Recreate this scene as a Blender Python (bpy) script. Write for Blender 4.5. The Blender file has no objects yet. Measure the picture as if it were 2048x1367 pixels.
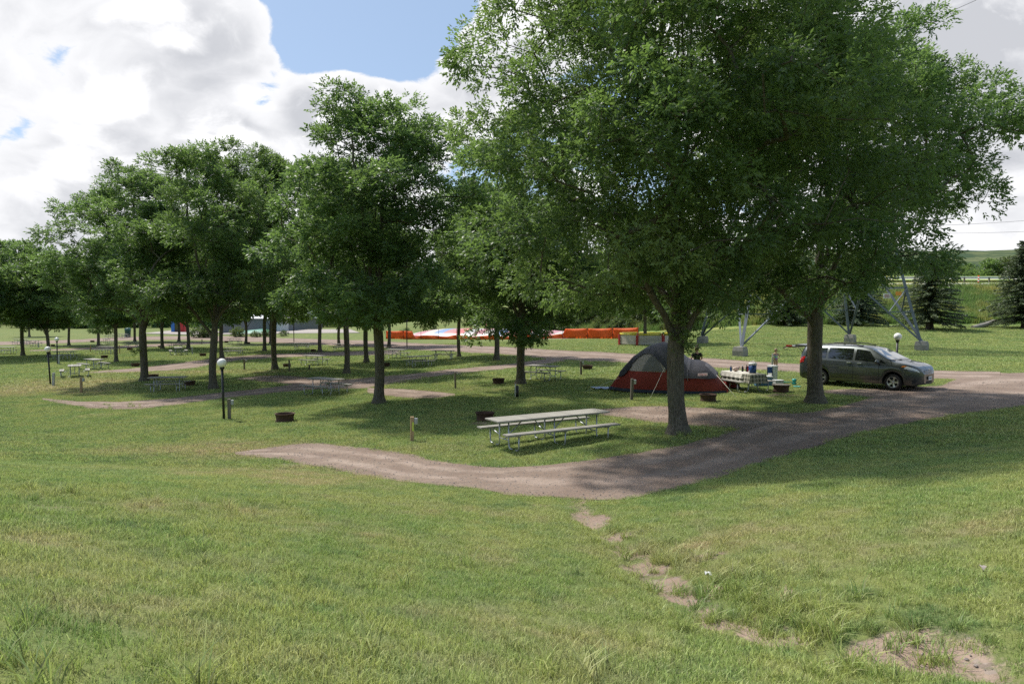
import bpy, bmesh, math, random
import numpy as np
from mathutils import Vector, Matrix
R = math.radians
PI = math.pi
scene = bpy.context.scene
col = scene.collection

# ---------------------------------------------------------------- camera, sky, sun, exposure
CAM = Vector((0.0, 0.0, 3.6)); FPX = 1365.0; PITCH = R(2.45)
cd = bpy.data.cameras.new('camera'); cd.sensor_width = 36.0; cd.lens = 24.0
cd.clip_start = 0.1; cd.clip_end = 9000
cam = bpy.data.objects.new('camera', cd); col.objects.link(cam)
cam.location = CAM; cam.rotation_euler = (PI / 2 - PITCH, 0, 0)
scene.camera = cam
SUN_AZ = R(-50); SUN_EL = R(57)
sl = bpy.data.lights.new('sun', 'SUN'); sl.energy = 3.4; sl.angle = R(3.5); sl.color = (1.0, 0.955, 0.88)
sun = bpy.data.objects.new('sun', sl); col.objects.link(sun)
sdir = Vector((math.sin(SUN_AZ) * math.cos(SUN_EL), math.cos(SUN_AZ) * math.cos(SUN_EL), math.sin(SUN_EL)))
sun.rotation_euler = sdir.to_track_quat('Z', 'Y').to_euler(); sun.location = (0, 0, 60)
vs = scene.view_settings
vs.view_transform = 'Standard'; vs.look = 'None'; vs.exposure = 0.62; vs.gamma = 1.0; vs.use_curve_mapping = False
scene.display_settings.display_device = 'sRGB'
try:
    cy = scene.cycles
    cy.max_bounces = 7; cy.diffuse_bounces = 3; cy.glossy_bounces = 3; cy.transmission_bounces = 5
    cy.transparent_max_bounces = 6; cy.caustics_reflective = False; cy.caustics_refractive = False
    cy.sample_clamp_indirect = 3.0; cy.sample_clamp_direct = 12.0; cy.use_denoising = False; cy.denoiser = 'OPENIMAGEDENOISE'; cy.denoising_input_passes = 'RGB_ALBEDO_NORMAL'; cy.denoising_prefilter = 'ACCURATE'
except Exception:
    pass

def pixdir(px, py):
    u = (px - 1024.0) / FPX; v = (683.5 - py) / FPX
    c, s = math.cos(PITCH), math.sin(PITCH)
    return Vector((u, c + v * s, -s + v * c))

class NT:
    """short helper for node trees"""
    def __init__(self, tree): self.t = tree; self.n = tree.nodes; self.l = tree.links
    def node(self, typ, **kw):
        nd = self.n.new(typ)
        for k, v in kw.items(): setattr(nd, k, v)
        return nd
    def put(self, sock, v):
        if isinstance(v, bpy.types.NodeSocket): self.l.new(v, sock)
        elif v is not None:
            try: sock.default_value = v
            except Exception: sock.default_value = tuple(v) + (1.0,)
    def math(self, op, a, b=None, c=None, clamp=False):
        nd = self.node('ShaderNodeMath', operation=op, use_clamp=clamp)
        self.put(nd.inputs[0], a)
        if b is not None: self.put(nd.inputs[1], b)
        if c is not None: self.put(nd.inputs[2], c)
        return nd.outputs[0]
    def vmath(self, op, a, b=None, out=0):
        nd = self.node('ShaderNodeVectorMath', operation=op)
        self.put(nd.inputs[0], a)
        if b is not None: self.put(nd.inputs[1], b)
        return nd.outputs[out]
    def noise(self, vec, scale, detail=4, rough=0.55, dist=0.0, lac=2.0):
        nd = self.node('ShaderNodeTexNoise')
        self.put(nd.inputs['Vector'], vec); nd.inputs['Scale'].default_value = scale
        nd.inputs['Detail'].default_value = detail; nd.inputs['Roughness'].default_value = rough
        nd.inputs['Distortion'].default_value = dist; nd.inputs['Lacunarity'].default_value = lac
        return nd.outputs['Fac']
    def step(self, v, a, b):
        nd = self.node('ShaderNodeMapRange', interpolation_type='SMOOTHSTEP')
        self.put(nd.inputs[0], v); self.put(nd.inputs[1], a); self.put(nd.inputs[2], b)
        return nd.outputs[0]
    def remap(self, v, a, b, c, d):
        nd = self.node('ShaderNodeMapRange')
        for i, x in enumerate((v, a, b, c, d)): self.put(nd.inputs[i], x)
        return nd.outputs[0]
    def mix(self, f, a, b, mode='MIX'):
        nd = self.node('ShaderNodeMix', data_type='RGBA', blend_type=mode)
        self.put(nd.inputs[0], f); self.put(nd.inputs[6], a); self.put(nd.inputs[7], b)
        return nd.outputs[2]

world = bpy.data.worlds.new('World'); scene.world = world; world.use_nodes = True
world.cycles.sampling_method = 'MANUAL'; world.cycles.sample_map_resolution = 256
w = NT(world.node_tree)
for nd in list(w.n): w.n.remove(nd)
sky = w.node('ShaderNodeTexSky', sky_type='NISHITA'); sky.sun_disc = False
sky.sun_elevation = SUN_EL; sky.sun_rotation = SUN_AZ; sky.altitude = 400
sky.air_density = 1.0; sky.dust_density = 1.2; sky.ozone_density = 1.2
tc = w.node('ShaderNodeTexCoord')
D = w.vmath('NORMALIZE', tc.outputs['Generated'])
sep = w.node('ShaderNodeSeparateXYZ'); w.l.new(D, sep.inputs[0])
# cumulus: fractal noise over the sky directions, with the large banks set where the photograph has them
scl = w.vmath('MULTIPLY', D, (1.0, 1.0, 1.55))
def warped(vec, s, amp, dt=2):
    nz = w.node('ShaderNodeTexNoise'); w.l.new(vec, nz.inputs['Vector']); nz.inputs['Scale'].default_value = s; nz.inputs['Detail'].default_value = dt
    v = w.vmath('SUBTRACT', nz.outputs['Color'], (0.5, 0.5, 0.5)); return w.vmath('ADD', vec, w.vmath('MULTIPLY', v, (amp, amp, amp)))
P = w.vmath('ADD', warped(warped(scl, 3.0, 0.16), 13.0, 0.05), (3.7, 1.3, 0.4))
def billow(vec, s, smooth=0.5):
    vo = w.node('ShaderNodeTexVoronoi', feature='F1'); w.put(vo.inputs['Vector'], vec); vo.inputs['Scale'].default_value = s
    return w.math('SUBTRACT', 0.62, vo.outputs['Distance'])
def cloud_density(vec):
    a = w.noise(vec, 2.4, 3, 0.5); b = billow(vec, 9.0); c = billow(vec, 22.0); d = w.noise(vec, 30.0, 6, 0.65)
    o = w.math('ADD', w.math('MULTIPLY', a, 0.66), w.math('MULTIPLY', b, 0.20)); o = w.math('ADD', o, w.math('MULTIPLY', c, 0.10))
    return w.math('ADD', o, w.math('MULTIPLY', d, 0.13))
def blob(px, py, sharp, amp):
    d = pixdir(px, py).normalized()
    dt = w.vmath('DOT_PRODUCT', D, tuple(d), out=1)
    return w.math('MULTIPLY', w.math('POWER', w.math('MAXIMUM', dt, 0.0), sharp), amp)
bias = None
for b in ((230, 110, 90, 0.16), (450, 110, 260, 0.16), (700, 250, 260, 0.26), (860, 190, 300, 0.20), (735, 25, 300, -0.34), (640, 225, 600, 0.22), (612, 100, 3000, -0.20), (528, 205, 1500, -0.19), (1010, 60, 160, 0.20),
          (860, 40, 700, -0.16), (560, 320, 1500, -0.10), (1900, 120, 40, 0.16), (440, 310, 500, 0.16), (110, 420, 200, 0.16), (70, 275, 900, -0.03), (40, 100, 200, 0.05), (900, 500, 30, 0.12), (640, 65, 3000, 0.25), (1980, 280, 60, 0.16), (560, 330, 300, 0.12)):
    o = blob(*b); bias = o if bias is None else w.math('ADD', bias, o)
bias = w.math('ADD', bias, w.math('MULTIPLY', w.step(sep.outputs[2], 0.25, 0.0), 0.06))
d0 = w.math('ADD', cloud_density(P), bias)
d1 = w.math('ADD', cloud_density(w.vmath('ADD', P, (-0.02, 0.0, 0.09))), bias)
mask = w.step(d0, 0.470, 0.512)
thick = w.step(d0, 0.50, 0.72)
under = w.step(w.math('SUBTRACT', d1, d0), -0.11, 0.04)
shade = w.math('MULTIPLY', under, w.math('MULTIPLY_ADD', thick, 0.7, 0.3), clamp=True)
big = w.step(w.noise(P, 1.7, 3, 0.5), 0.42, 0.62)
shade = w.math('ADD', w.math('MULTIPLY', shade, 1.0), w.math('MULTIPLY', w.math('MULTIPLY', big, thick), 0.45), clamp=True)
ccol = w.mix(shade, (5.7, 5.7, 5.78, 1), (3.15, 3.23, 3.45, 1))
skyc = w.mix(0.5, w.mix(0.25, sky.outputs[0], (0, 0, 0, 1)), (2.3, 3.1, 4.2, 1))
skyfin = w.mix(mask, skyc, ccol)
bg = w.node('ShaderNodeBackground'); w.l.new(skyfin, bg.inputs[0]); bg.inputs[1].default_value = 0.13
ow = w.node('ShaderNodeOutputWorld'); w.l.new(bg.outputs[0], ow.inputs[0])

# ---------------------------------------------------------------- terrain functions
def sst(a, b, x):
    t = np.clip((np.asarray(x, float) - a) / (b - a), 0, 1); return t * t * (3 - 2 * t)
_rn = np.random.RandomState(11); _lat = _rn.rand(256, 256)
def vnoise(x, y, f, s=0):
    x = np.asarray(x, float) * f + 37.3 + s * 17.17; y = np.asarray(y, float) * f + 91.7 + s * 5.31
    xi = np.floor(x).astype(int); yi = np.floor(y).astype(int); fx = x - xi; fy = y - yi
    fx = fx * fx * (3 - 2 * fx); fy = fy * fy * (3 - 2 * fy)
    g = lambda a, b: _lat[a % 256, b % 256]
    return (g(xi, yi) * (1 - fx) + g(xi + 1, yi) * fx) * (1 - fy) + (g(xi, yi + 1) * (1 - fx) + g(xi + 1, yi + 1) * fx) * fy
def fbm(x, y, f, s=0, o=4):
    v = 0; a = 0.5
    for k in range(o): v = v + a * vnoise(x, y, f * 2 ** k, s + k); a *= 0.5
    return v / (1 - 0.5 ** o)
def toe(x): return 86 + 26 * (1 - sst(4, 30, x))
def gully_x(y): return np.interp(np.asarray(y, float), [3.0, 4.4, 4.9, 5.4, 6.5, 8.5, 10.6, 12.3, 14], [5.0, 3.4, 2.9, 2.2, 1.8, 1.5, 1.3, 1.14, 1.0])
def ground(x, y):
    x = np.asarray(x, float); y = np.asarray(y, float)
    z = 0.7 * np.tanh(x / 22.0)
    foot = 13.0 + 0.55 * (np.sqrt((x - 1.7) ** 2 + 1.2) - 0.6)
    q = (foot - y) / 1.3
    z = z + 0.141 * 1.3 * np.where(q > 20, q, np.log1p(np.exp(np.minimum(q, 20))))
    gx = gully_x(y)
    z = z + 0.11 * (np.sqrt((x - gx) ** 2 + 0.12) - 2.6) * (1 - sst(6, 15, y)) * (1 - sst(12, 30, np.abs(x)))
    z = z - 0.09 * np.exp(-((x - gx) / 0.32) ** 2) * sst(3.2, 5, y) * (1 - sst(10.5, 12.8, y)) * (0.5 + fbm(x, y, 1.1, 61))
    z = z + 1.25 * sst(52, 84, y) * sst(12, 34, x)
    t = toe(x); hE = 5.7 * sst(-60, 40, x)
    z = z + hE * sst(-2, 16, y - t) + 0.075 * np.clip(y - t - 14, 0, 60) * sst(-40, 40, x)
    near = 1 - sst(40, 120, np.hypot(x, y))
    z = z + 0.10 * (fbm(x, y, 0.35, 3) - 0.5) * near + 0.35 * (fbm(x, y, 0.06, 5) - 0.5) * sst(10, 60, np.hypot(x, y)) * 0.6
    return z
def gz(x, y): return float(ground(x, y))
def at(px, py, dz=0.0):
    d = pixdir(px, py); t = 2.0; dt = 0.25
    while t < 900:
        p = CAM + d * t
        if p.z - dz <= gz(p.x, p.y): break
        t += dt; dt = 0.25 + t * 0.01
    lo, hi = t - dt, t
    for _ in range(24):
        m = (lo + hi) / 2; p = CAM + d * m
        if p.z - dz <= gz(p.x, p.y): hi = m
        else: lo = m
    p = CAM + d * hi
    return Vector((p.x, p.y, gz(p.x, p.y)))

# ---------------------------------------------------------------- materials
def newmat(name):
    m = bpy.data.materials.new(name); m.use_nodes = True
    t = NT(m.node_tree); b = t.n['Principled BSDF']; return m, t, b
def mat(name, c, rough=0.6, metal=0.0, var=0.12, scale=6.0, bump=0.0, bscale=40.0, coat=0.0, spec=0.5, sub=None):
    """plain surface with mottled colour and fine relief"""
    m, t, b = newmat(name)
    co = t.node('ShaderNodeTexCoord').outputs['Object']
    n = t.noise(co, scale, 5, 0.6)
    f = t.remap(n, 0.25, 0.75, 1 - var, 1 + var)
    vm = t.vmath('MULTIPLY', (c[0], c[1], c[2]), (1, 1, 1))
    sc = t.node('ShaderNodeVectorMath', operation='SCALE'); t.l.new(vm, sc.inputs[0]); t.l.new(f, sc.inputs['Scale'])
    t.l.new(sc.outputs[0], b.inputs['Base Color'])
    b.inputs['Roughness'].default_value = rough; b.inputs['Metallic'].default_value = metal
    b.inputs['Specular IOR Level'].default_value = spec
    if coat: b.inputs['Coat Weight'].default_value = coat; b.inputs['Coat Roughness'].default_value = 0.04
    if bump:
        bn = t.node('ShaderNodeBump'); bn.inputs['Strength'].default_value = bump; bn.inputs['Distance'].default_value = 0.01
        t.l.new(t.noise(co, bscale, 4, 0.6), bn.inputs['Height']); t.l.new(bn.outputs[0], b.inputs['Normal'])
    return m
M = {}
def lawn_colour(t, dry):
    """grass colour from world position and a dryness value"""
    pos = t.node('ShaderNodeNewGeometry').outputs['Position']
    a = t.noise(pos, 0.55, 4, 0.6); b2 = t.noise(pos, 3.2, 3, 0.6)
    green = t.mix(t.step(a, 0.38, 0.62), (0.246, 0.335, 0.090, 1), (0.345, 0.386, 0.118, 1))
    green = t.mix(t.step(b2, 0.45, 0.75), green, (0.209, 0.318, 0.103, 1))
    straw = t.mix(t.step(b2, 0.35, 0.65), (0.38, 0.375, 0.14, 1), (0.475, 0.400, 0.213, 1))
    k = t.math('ADD', dry, t.math('MULTIPLY', t.math('SUBTRACT', b2, 0.5), 0.5))
    c3 = t.noise(pos, 1.25, 5, 0.65); green = t.mix(t.step(c3, 0.52, 0.72), green, (0.341, 0.369, 0.115, 1)); green = t.mix(t.step(c3, 0.47, 0.30), green, (0.157, 0.241, 0.077, 1))
    return t.mix(t.step(k, 0.12, 0.85), green, straw), pos
def gravel_nodes(t, pos):
    a = t.noise(pos, 0.7, 5, 0.6); f = t.noise(pos, 38.0, 4, 0.75); g = t.noise(pos, 7.0, 4, 0.65)
    c = t.mix(t.step(a, 0.35, 0.65), (0.289, 0.211, 0.172, 1), (0.388, 0.301, 0.248, 1))
    c = t.mix(t.step(g, 0.45, 0.8), c, (0.240, 0.185, 0.157, 1))
    vo = t.node('ShaderNodeTexVoronoi'); vo.inputs['Scale'].default_value = 26.0; t.l.new(pos, vo.inputs['Vector'])
    sp = t.node('ShaderNodeSeparateColor'); t.l.new(vo.outputs['Color'], sp.inputs[0])
    peb = t.math('GREATER_THAN', sp.outputs[0], 0.80)
    pc = t.mix(sp.outputs[1], (0.11, 0.095, 0.085, 1), (0.34, 0.30, 0.27, 1))
    c = t.mix(t.math('MULTIPLY', peb, 0.6), c, pc)
    c = t.mix(t.math('MULTIPLY', f, 0.55), c, t.mix(0.5, c, (0.06, 0.048, 0.04, 1))); c = t.mix(1.0, c, (1.0, 0.965, 0.91, 1), 'MULTIPLY')
    h = t.math('ADD', t.math('MULTIPLY', f, 0.6), t.math('MULTIPLY', t.math('SUBTRACT', 1.0, vo.outputs['Distance']), 0.5))
    return c, h
def make_ground_mat():
    m, t, b = newmat('lawn_and_soil')
    dr = t.node('ShaderNodeAttribute', attribute_name='dry'); di = t.node('ShaderNodeAttribute', attribute_name='dirt'); ta = t.node('ShaderNodeAttribute', attribute_name='tall')
    lc, pos = lawn_colour(t, dr.outputs['Fac'])
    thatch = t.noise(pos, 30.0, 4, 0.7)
    lc = t.mix(0.45, lc, (0.06, 0.07, 0.03, 1)); lc = t.mix(t.step(thatch, 0.35, 0.75), t.mix(0.4, lc, (0.08, 0.08, 0.035, 1)), lc)  # lawn sheet darkened in colour for the blades' self-shadow, then mottled with thatch
    tallc = t.mix(t.step(t.noise(pos, 0.22, 5, 0.65), 0.44, 0.68), (0.177, 0.270, 0.073, 1), (0.423, 0.377, 0.120, 1))
    lc = t.mix(ta.outputs['Fac'], lc, tallc)
    gc, h = gravel_nodes(t, pos)
    k = t.math('ADD', di.outputs['Fac'], t.math('MULTIPLY', t.math('SUBTRACT', t.math('MULTIPLY_ADD', t.noise(pos, 7.5, 5, 0.75), 0.55, t.math('MULTIPLY', t.noise(pos, 2.4, 6, 0.7), 0.5)), 0.52), 1.0))
    f = t.step(k, 0.42, 0.60)
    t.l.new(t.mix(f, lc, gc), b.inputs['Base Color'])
    b.inputs['Roughness'].default_value = 0.95; b.inputs['Specular IOR Level'].default_value = 0.15
    bn = t.node('ShaderNodeBump'); bn.inputs['Strength'].default_value = 0.7; bn.inputs['Distance'].default_value = 0.04
    t.l.new(t.math('ADD', t.math('MULTIPLY', h, 0.4), t.math('MULTIPLY', t.noise(pos, 14.0, 5, 0.7), t.math('SUBTRACT', 1.2, f))), bn.inputs['Height'])
    t.l.new(bn.outputs[0], b.inputs['Normal']); return m
def make_gravel_mat(name='gravel', tint=None):
    m, t, b = newmat(name)
    pos = t.node('ShaderNodeNewGeometry').outputs['Position']
    c, h = gravel_nodes(t, pos)
    ac = t.node('ShaderNodeAttribute', attribute_name='across').outputs['Fac']
    tr1 = t.step(t.math('ABSOLUTE', t.math('SUBTRACT', t.math('ABSOLUTE', t.math('SUBTRACT', ac, 0.5)), 0.2)), 0.13, 0.03)
    wob = t.noise(pos, 1.1, 5, 0.65)
    c = t.mix(t.math('MULTIPLY', tr1, t.step(wob, 0.35, 0.6)), t.mix(0.35, c, (0.13, 0.10, 0.08, 1)), t.mix(0.30, c, (0.42, 0.345, 0.295, 1)))
    c = t.mix(t.math('MULTIPLY', t.step(t.noise(pos, 0.9, 6, 0.7), 0.55, 0.72), 0.5), c, (0.15, 0.115, 0.095, 1))
    if tint: c = t.mix(0.7, c, tint)
    t.l.new(c, b.inputs['Base Color']); b.inputs['Roughness'].default_value = 0.95; b.inputs['Specular IOR Level'].default_value = 0.2
    bn = t.node('ShaderNodeBump'); bn.inputs['Strength'].default_value = 0.8; bn.inputs['Distance'].default_value = 0.02
    t.l.new(h, bn.inputs['Height']); t.l.new(bn.outputs[0], b.inputs['Normal']); return m
def make_blade_mat(name, tall=False):
    m, t, b = newmat(name)
    dr = t.node('ShaderNodeAttribute', attribute_name='dry', attribute_type='INSTANCER')
    lc, pos = lawn_colour(t, dr.outputs['Fac'])
    if tall:
        lc = t.mix(t.step(t.noise(pos, 0.22, 5, 0.65), 0.44, 0.68), (0.177, 0.281, 0.073, 1), (0.442, 0.396, 0.120, 1))
    isl = t.node('ShaderNodeNewGeometry').outputs['Random Per Island']
    lc = t.mix(t.math('MULTIPLY', t.step(isl, 0.72, 1.0), 0.75), lc, (0.450, 0.425, 0.237, 1))
    v = t.remap(t.math('FRACT', t.math('MULTIPLY', isl, 17.3)), 0, 1, 0.5, 1.75)
    sc = t.node('ShaderNodeVectorMath', operation='SCALE'); t.l.new(lc, sc.inputs[0]); t.l.new(v, sc.inputs['Scale'])
    t.l.new(sc.outputs[0], b.inputs['Base Color']); b.inputs['Roughness'].default_value = 0.5; b.inputs['Specular IOR Level'].default_value = 0.35
    tr = t.node('ShaderNodeBsdfTranslucent'); t.l.new(sc.outputs[0], tr.inputs[0])
    mx = t.node('ShaderNodeMixShader'); mx.inputs[0].default_value = 0.35
    t.l.new(b.outputs[0], mx.inputs[1]); t.l.new(tr.outputs[0], mx.inputs[2]); t.l.new(mx.outputs[0], t.n['Material Output'].inputs[0]); return m
def make_leaf_mat(name, dark, mid, lite, tr_col, trans=0.48):
    m, t, b = newmat(name)
    tint = t.node('ShaderNodeAttribute', attribute_name='tint').outputs['Fac']
    isl = t.node('ShaderNodeNewGeometry').outputs['Random Per Island']
    k = t.math('ADD', t.math('MULTIPLY', tint, 0.75), t.math('MULTIPLY', isl, 0.25))
    c = t.mix(t.step(k, 0.1, 0.55), dark + (1,), mid + (1,)); c = t.mix(t.step(k, 0.55, 0.95), c, lite + (1,))
    oi = t.node('ShaderNodeObjectInfo').outputs['Random']; c = t.mix(1.0, c, t.mix(oi, (0.86, 0.97, 1.05, 1), (1.16, 1.03, 0.90, 1)), 'MULTIPLY')
    # leaf undersides are paler
    bk = t.node('ShaderNodeNewGeometry').outputs['Backfacing']
    c2 = t.mix(t.math('MULTIPLY', bk, 0.35), c, (0.13, 0.17, 0.10, 1))
    t.l.new(c2, b.inputs['Base Color']); b.inputs['Roughness'].default_value = 0.45; b.inputs['Specular IOR Level'].default_value = 0.45
    tr = t.node('ShaderNodeBsdfTranslucent'); t.l.new(t.mix(0.6, c, tr_col + (1,)), tr.inputs[0])
    mx = t.node('ShaderNodeMixShader'); mx.inputs[0].default_value = trans
    t.l.new(b.outputs[0], mx.inputs[1]); t.l.new(tr.outputs[0], mx.inputs[2]); t.l.new(mx.outputs[0], t.n['Material Output'].inputs[0]); return m
def make_bark(name, a, c2):
    m, t, b = newmat(name)
    co = t.node('ShaderNodeTexCoord').outputs['Object']
    st = t.vmath('MULTIPLY', co, (1, 1, 0.22))
    n = t.noise(st, 26.0, 6, 0.7, 0.6); l = t.noise(co, 2.0, 4, 0.6)
    c = t.mix(t.step(n, 0.38, 0.62), tuple(0.45 * v for v in a) + (1,), a + (1,))
    c = t.mix(t.step(l, 0.45, 0.7), c, t.mix(0.5, c, c2 + (1,)))
    t.l.new(c, b.inputs['Base Color']); b.inputs['Roughness'].default_value = 0.9; b.inputs['Specular IOR Level'].default_value = 0.2
    bn = t.node('ShaderNodeBump'); bn.inputs['Strength'].default_value = 1.0; bn.inputs['Distance'].default_value = 0.03
    t.l.new(n, bn.inputs['Height']); t.l.new(bn.outputs[0], b.inputs['Normal']); return m
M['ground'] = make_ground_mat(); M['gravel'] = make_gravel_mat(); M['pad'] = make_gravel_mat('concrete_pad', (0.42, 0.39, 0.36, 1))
M['blade'] = make_blade_mat('grass_blades'); M['tallblade'] = make_blade_mat('tall_grass_blades', True)
M['leaf'] = make_leaf_mat('ash_leaves', (0.054, 0.108, 0.044), (0.108, 0.195, 0.067), (0.21, 0.295, 0.11), (0.28, 0.43, 0.085))
M['needle'] = make_leaf_mat('spruce_needles', (0.045, 0.078, 0.045), (0.082, 0.125, 0.062), (0.135, 0.17, 0.085), (0.1, 0.14, 0.04), 0.2)
M['shrub'] = make_leaf_mat('shrub_leaves', (0.05, 0.085, 0.03), (0.09, 0.13, 0.045), (0.15, 0.18, 0.07), (0.14, 0.2, 0.04))
M['bark'] = make_bark('ash_bark', (0.175, 0.152, 0.120), (0.12, 0.13, 0.085))
M['spruce_bark'] = make_bark('spruce_bark', (0.11, 0.085, 0.07), (0.10, 0.10, 0.09))

# ---------------------------------------------------------------- mesh helpers
def link(name, me, parent=None, m=None):
    o = bpy.data.objects.new(name, me); col.objects.link(o)
    if parent is not None: o.parent = parent
    if m is not None and me is not None and not me.materials: me.materials.append(m)
    return o
def fast_mesh(name, V, F, smooth=False, attrs=None):
    """V (n,3), F (m,k) arrays"""
    V = np.ascontiguousarray(V, np.float32); F = np.ascontiguousarray(F, np.int32)
    me = bpy.data.meshes.new(name); k = F.shape[1]
    me.vertices.add(len(V)); me.vertices.foreach_set('co', V.ravel())
    me.loops.add(F.size); me.loops.foreach_set('vertex_index', F.ravel())
    me.polygons.add(len(F)); me.polygons.foreach_set('loop_start', np.arange(0, F.size, k, dtype=np.int32))
    try: me.polygons.foreach_set('loop_total', np.full(len(F), k, np.int32))
    except Exception: pass
    if smooth: me.polygons.foreach_set('use_smooth', np.ones(len(F), bool))
    for a, v in (attrs or {}).items():
        at_ = me.attributes.new(a, 'FLOAT', 'POINT'); at_.data.foreach_set('value', np.ascontiguousarray(v, np.float32))
    me.update(calc_edges=True); me.validate(); return me
def frame_of(d):
    d = Vector(d).normalized(); u = Vector((0, 0, 1)) if abs(d.z) < 0.95 else Vector((1, 0, 0))
    a = d.cross(u).normalized(); return a, d.cross(a).normalized()
class MB:
    def __init__(self): self.v = []; self.f = []; self.s = []
    def add(self, vs_, fs_, smooth=False):
        o = len(self.v); self.v += [tuple(p) for p in vs_]; self.f += [tuple(i + o for i in f) for f in fs_]; self.s += [smooth] * len(fs_); return self
    def box(self, c, s, rz=0.0, rot=None, bev=0.0):
        hx, hy, hz = s[0] / 2, s[1] / 2, s[2] / 2
        m = rot if rot is not None else Matrix.Rotation(rz, 3, 'Z'); c = Vector(c)
        if bev <= 0:
            pts = [m @ Vector((x, y, z)) + c for x in (-hx, hx) for y in (-hy, hy) for z in (-hz, hz)]
            return self.add(pts, [(0, 1, 3, 2), (4, 6, 7, 5), (0, 4, 5, 1), (2, 3, 7, 6), (0, 2, 6, 4), (1, 5, 7, 3)])
        bm = bmesh.new(); bmesh.ops.create_cube(bm, size=1.0)
        for v in bm.verts: v.co = Vector((v.co.x * s[0], v.co.y * s[1], v.co.z * s[2]))
        bmesh.ops.bevel(bm, geom=bm.edges[:], offset=bev, segments=2, affect='EDGES', profile=0.6)
        bm.verts.index_update()
        pts = [m @ v.co + c for v in bm.verts]; fs_ = [[v.index for v in f.verts] for f in bm.faces]; bm.free()
        return self.add(pts, fs_, False)
    def tube(self, pts, r, n=8, caps=True):
        pts = [Vector(p) for p in pts]; rr = r if isinstance(r, (list, tuple)) else [r] * len(pts)
        vs_ = []; fs_ = []; pa = None
        for i, p in enumerate(pts):
            d = (pts[min(i + 1, len(pts) - 1)] - pts[max(i - 1, 0)])
            a, b = frame_of(d)
            if pa is not None:
                a = (pa - d.normalized() * pa.dot(d.normalized())).normalized(); b = d.normalized().cross(a)
            pa = a
            for k in range(n):
                th = 2 * PI * k / n; vs_.append(p + (a * math.cos(th) + b * math.sin(th)) * rr[i])
        for i in range(len(pts) - 1):
            for k in range(n): fs_.append((i * n + k, i * n + (k + 1) % n, (i + 1) * n + (k + 1) % n, (i + 1) * n + k))
        self.add(vs_, fs_, True)
        if caps:
            o = len(self.v) - len(vs_); self.f.append(tuple(o + k for k in range(n))[::-1]); self.s.append(False)
            o2 = o + (len(pts) - 1) * n; self.f.append(tuple(o2 + k for k in range(n))); self.s.append(False)
        return self
    def lathe(self, prof, n=20, c=(0, 0, 0), smooth=True):
        c = Vector(c); vs_ = []; fs_ = []
        for (r, z) in prof:
            for k in range(n): th = 2 * PI * k / n; vs_.append(c + Vector((r * math.cos(th), r * math.sin(th), z)))
        for i in range(len(prof) - 1):
            for k in range(n): fs_.append((i * n + k, i * n + (k + 1) % n, (i + 1) * n + (k + 1) % n, (i + 1) * n + k))
        return self.add(vs_, fs_, smooth)
    def grid(self, P2, smooth=True, closed=False):
        nr = len(P2); nc = len(P2[0]); vs_ = [p for row in P2 for p in row]; fs_ = []
        for i in range(nr - 1):
            for j in range(nc - 1 + (1 if closed else 0)): fs_.append((i * nc + j, i * nc + (j + 1) % nc, (i + 1) * nc + (j + 1) % nc, (i + 1) * nc + j))
        return self.add(vs_, fs_, smooth)
    def ball(self, c, r, nu=12, nv=8, sc=(1, 1, 1)):
        c = Vector(c); P2 = []
        for i in range(nv + 1):
            ph = PI * i / nv
            P2.append([c + Vector((sc[0] * r * math.sin(ph) * math.cos(2 * PI * k / nu), sc[1] * r * math.sin(ph) * math.sin(2 * PI * k / nu), sc[2] * r * math.cos(ph))) for k in range(nu)])
        return self.grid(P2, True, True)
    def mesh(self, name):
        me = bpy.data.meshes.new(name); me.from_pydata(self.v, [], self.f)
        me.polygons.foreach_set('use_smooth', self.s); me.validate(); me.update(); return me
    def build(self, name, m, parent=None): return link(name, self.mesh(name), parent, m)
def tag(o, label=None, cat=None, group=None, kind=None):
    if label: o['label'] = label
    if cat: o['category'] = cat
    if group: o['group'] = group
    if kind: o['kind'] = kind
    return o
def empty(name, loc=(0, 0, 0), rz=0.0):
    o = bpy.data.objects.new(name, None); col.objects.link(o); o.location = loc; o.rotation_euler = (0, 0, rz); o.empty_display_size = 0.2; return o
KIDS = {}
def kids(o): return [c for c in bpy.data.objects if c.parent is o]
def copy_tree(o, parent=None, _k=None):
    k = _k
    if k is None:
        k = {}
        for c in bpy.data.objects:
            if c.parent is not None: k.setdefault(c.parent.name, []).append(c)
    c = o.copy(); col.objects.link(c); c.parent = parent
    for ch in k.get(o.name, []): copy_tree(ch, c, k)
    return c
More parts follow.
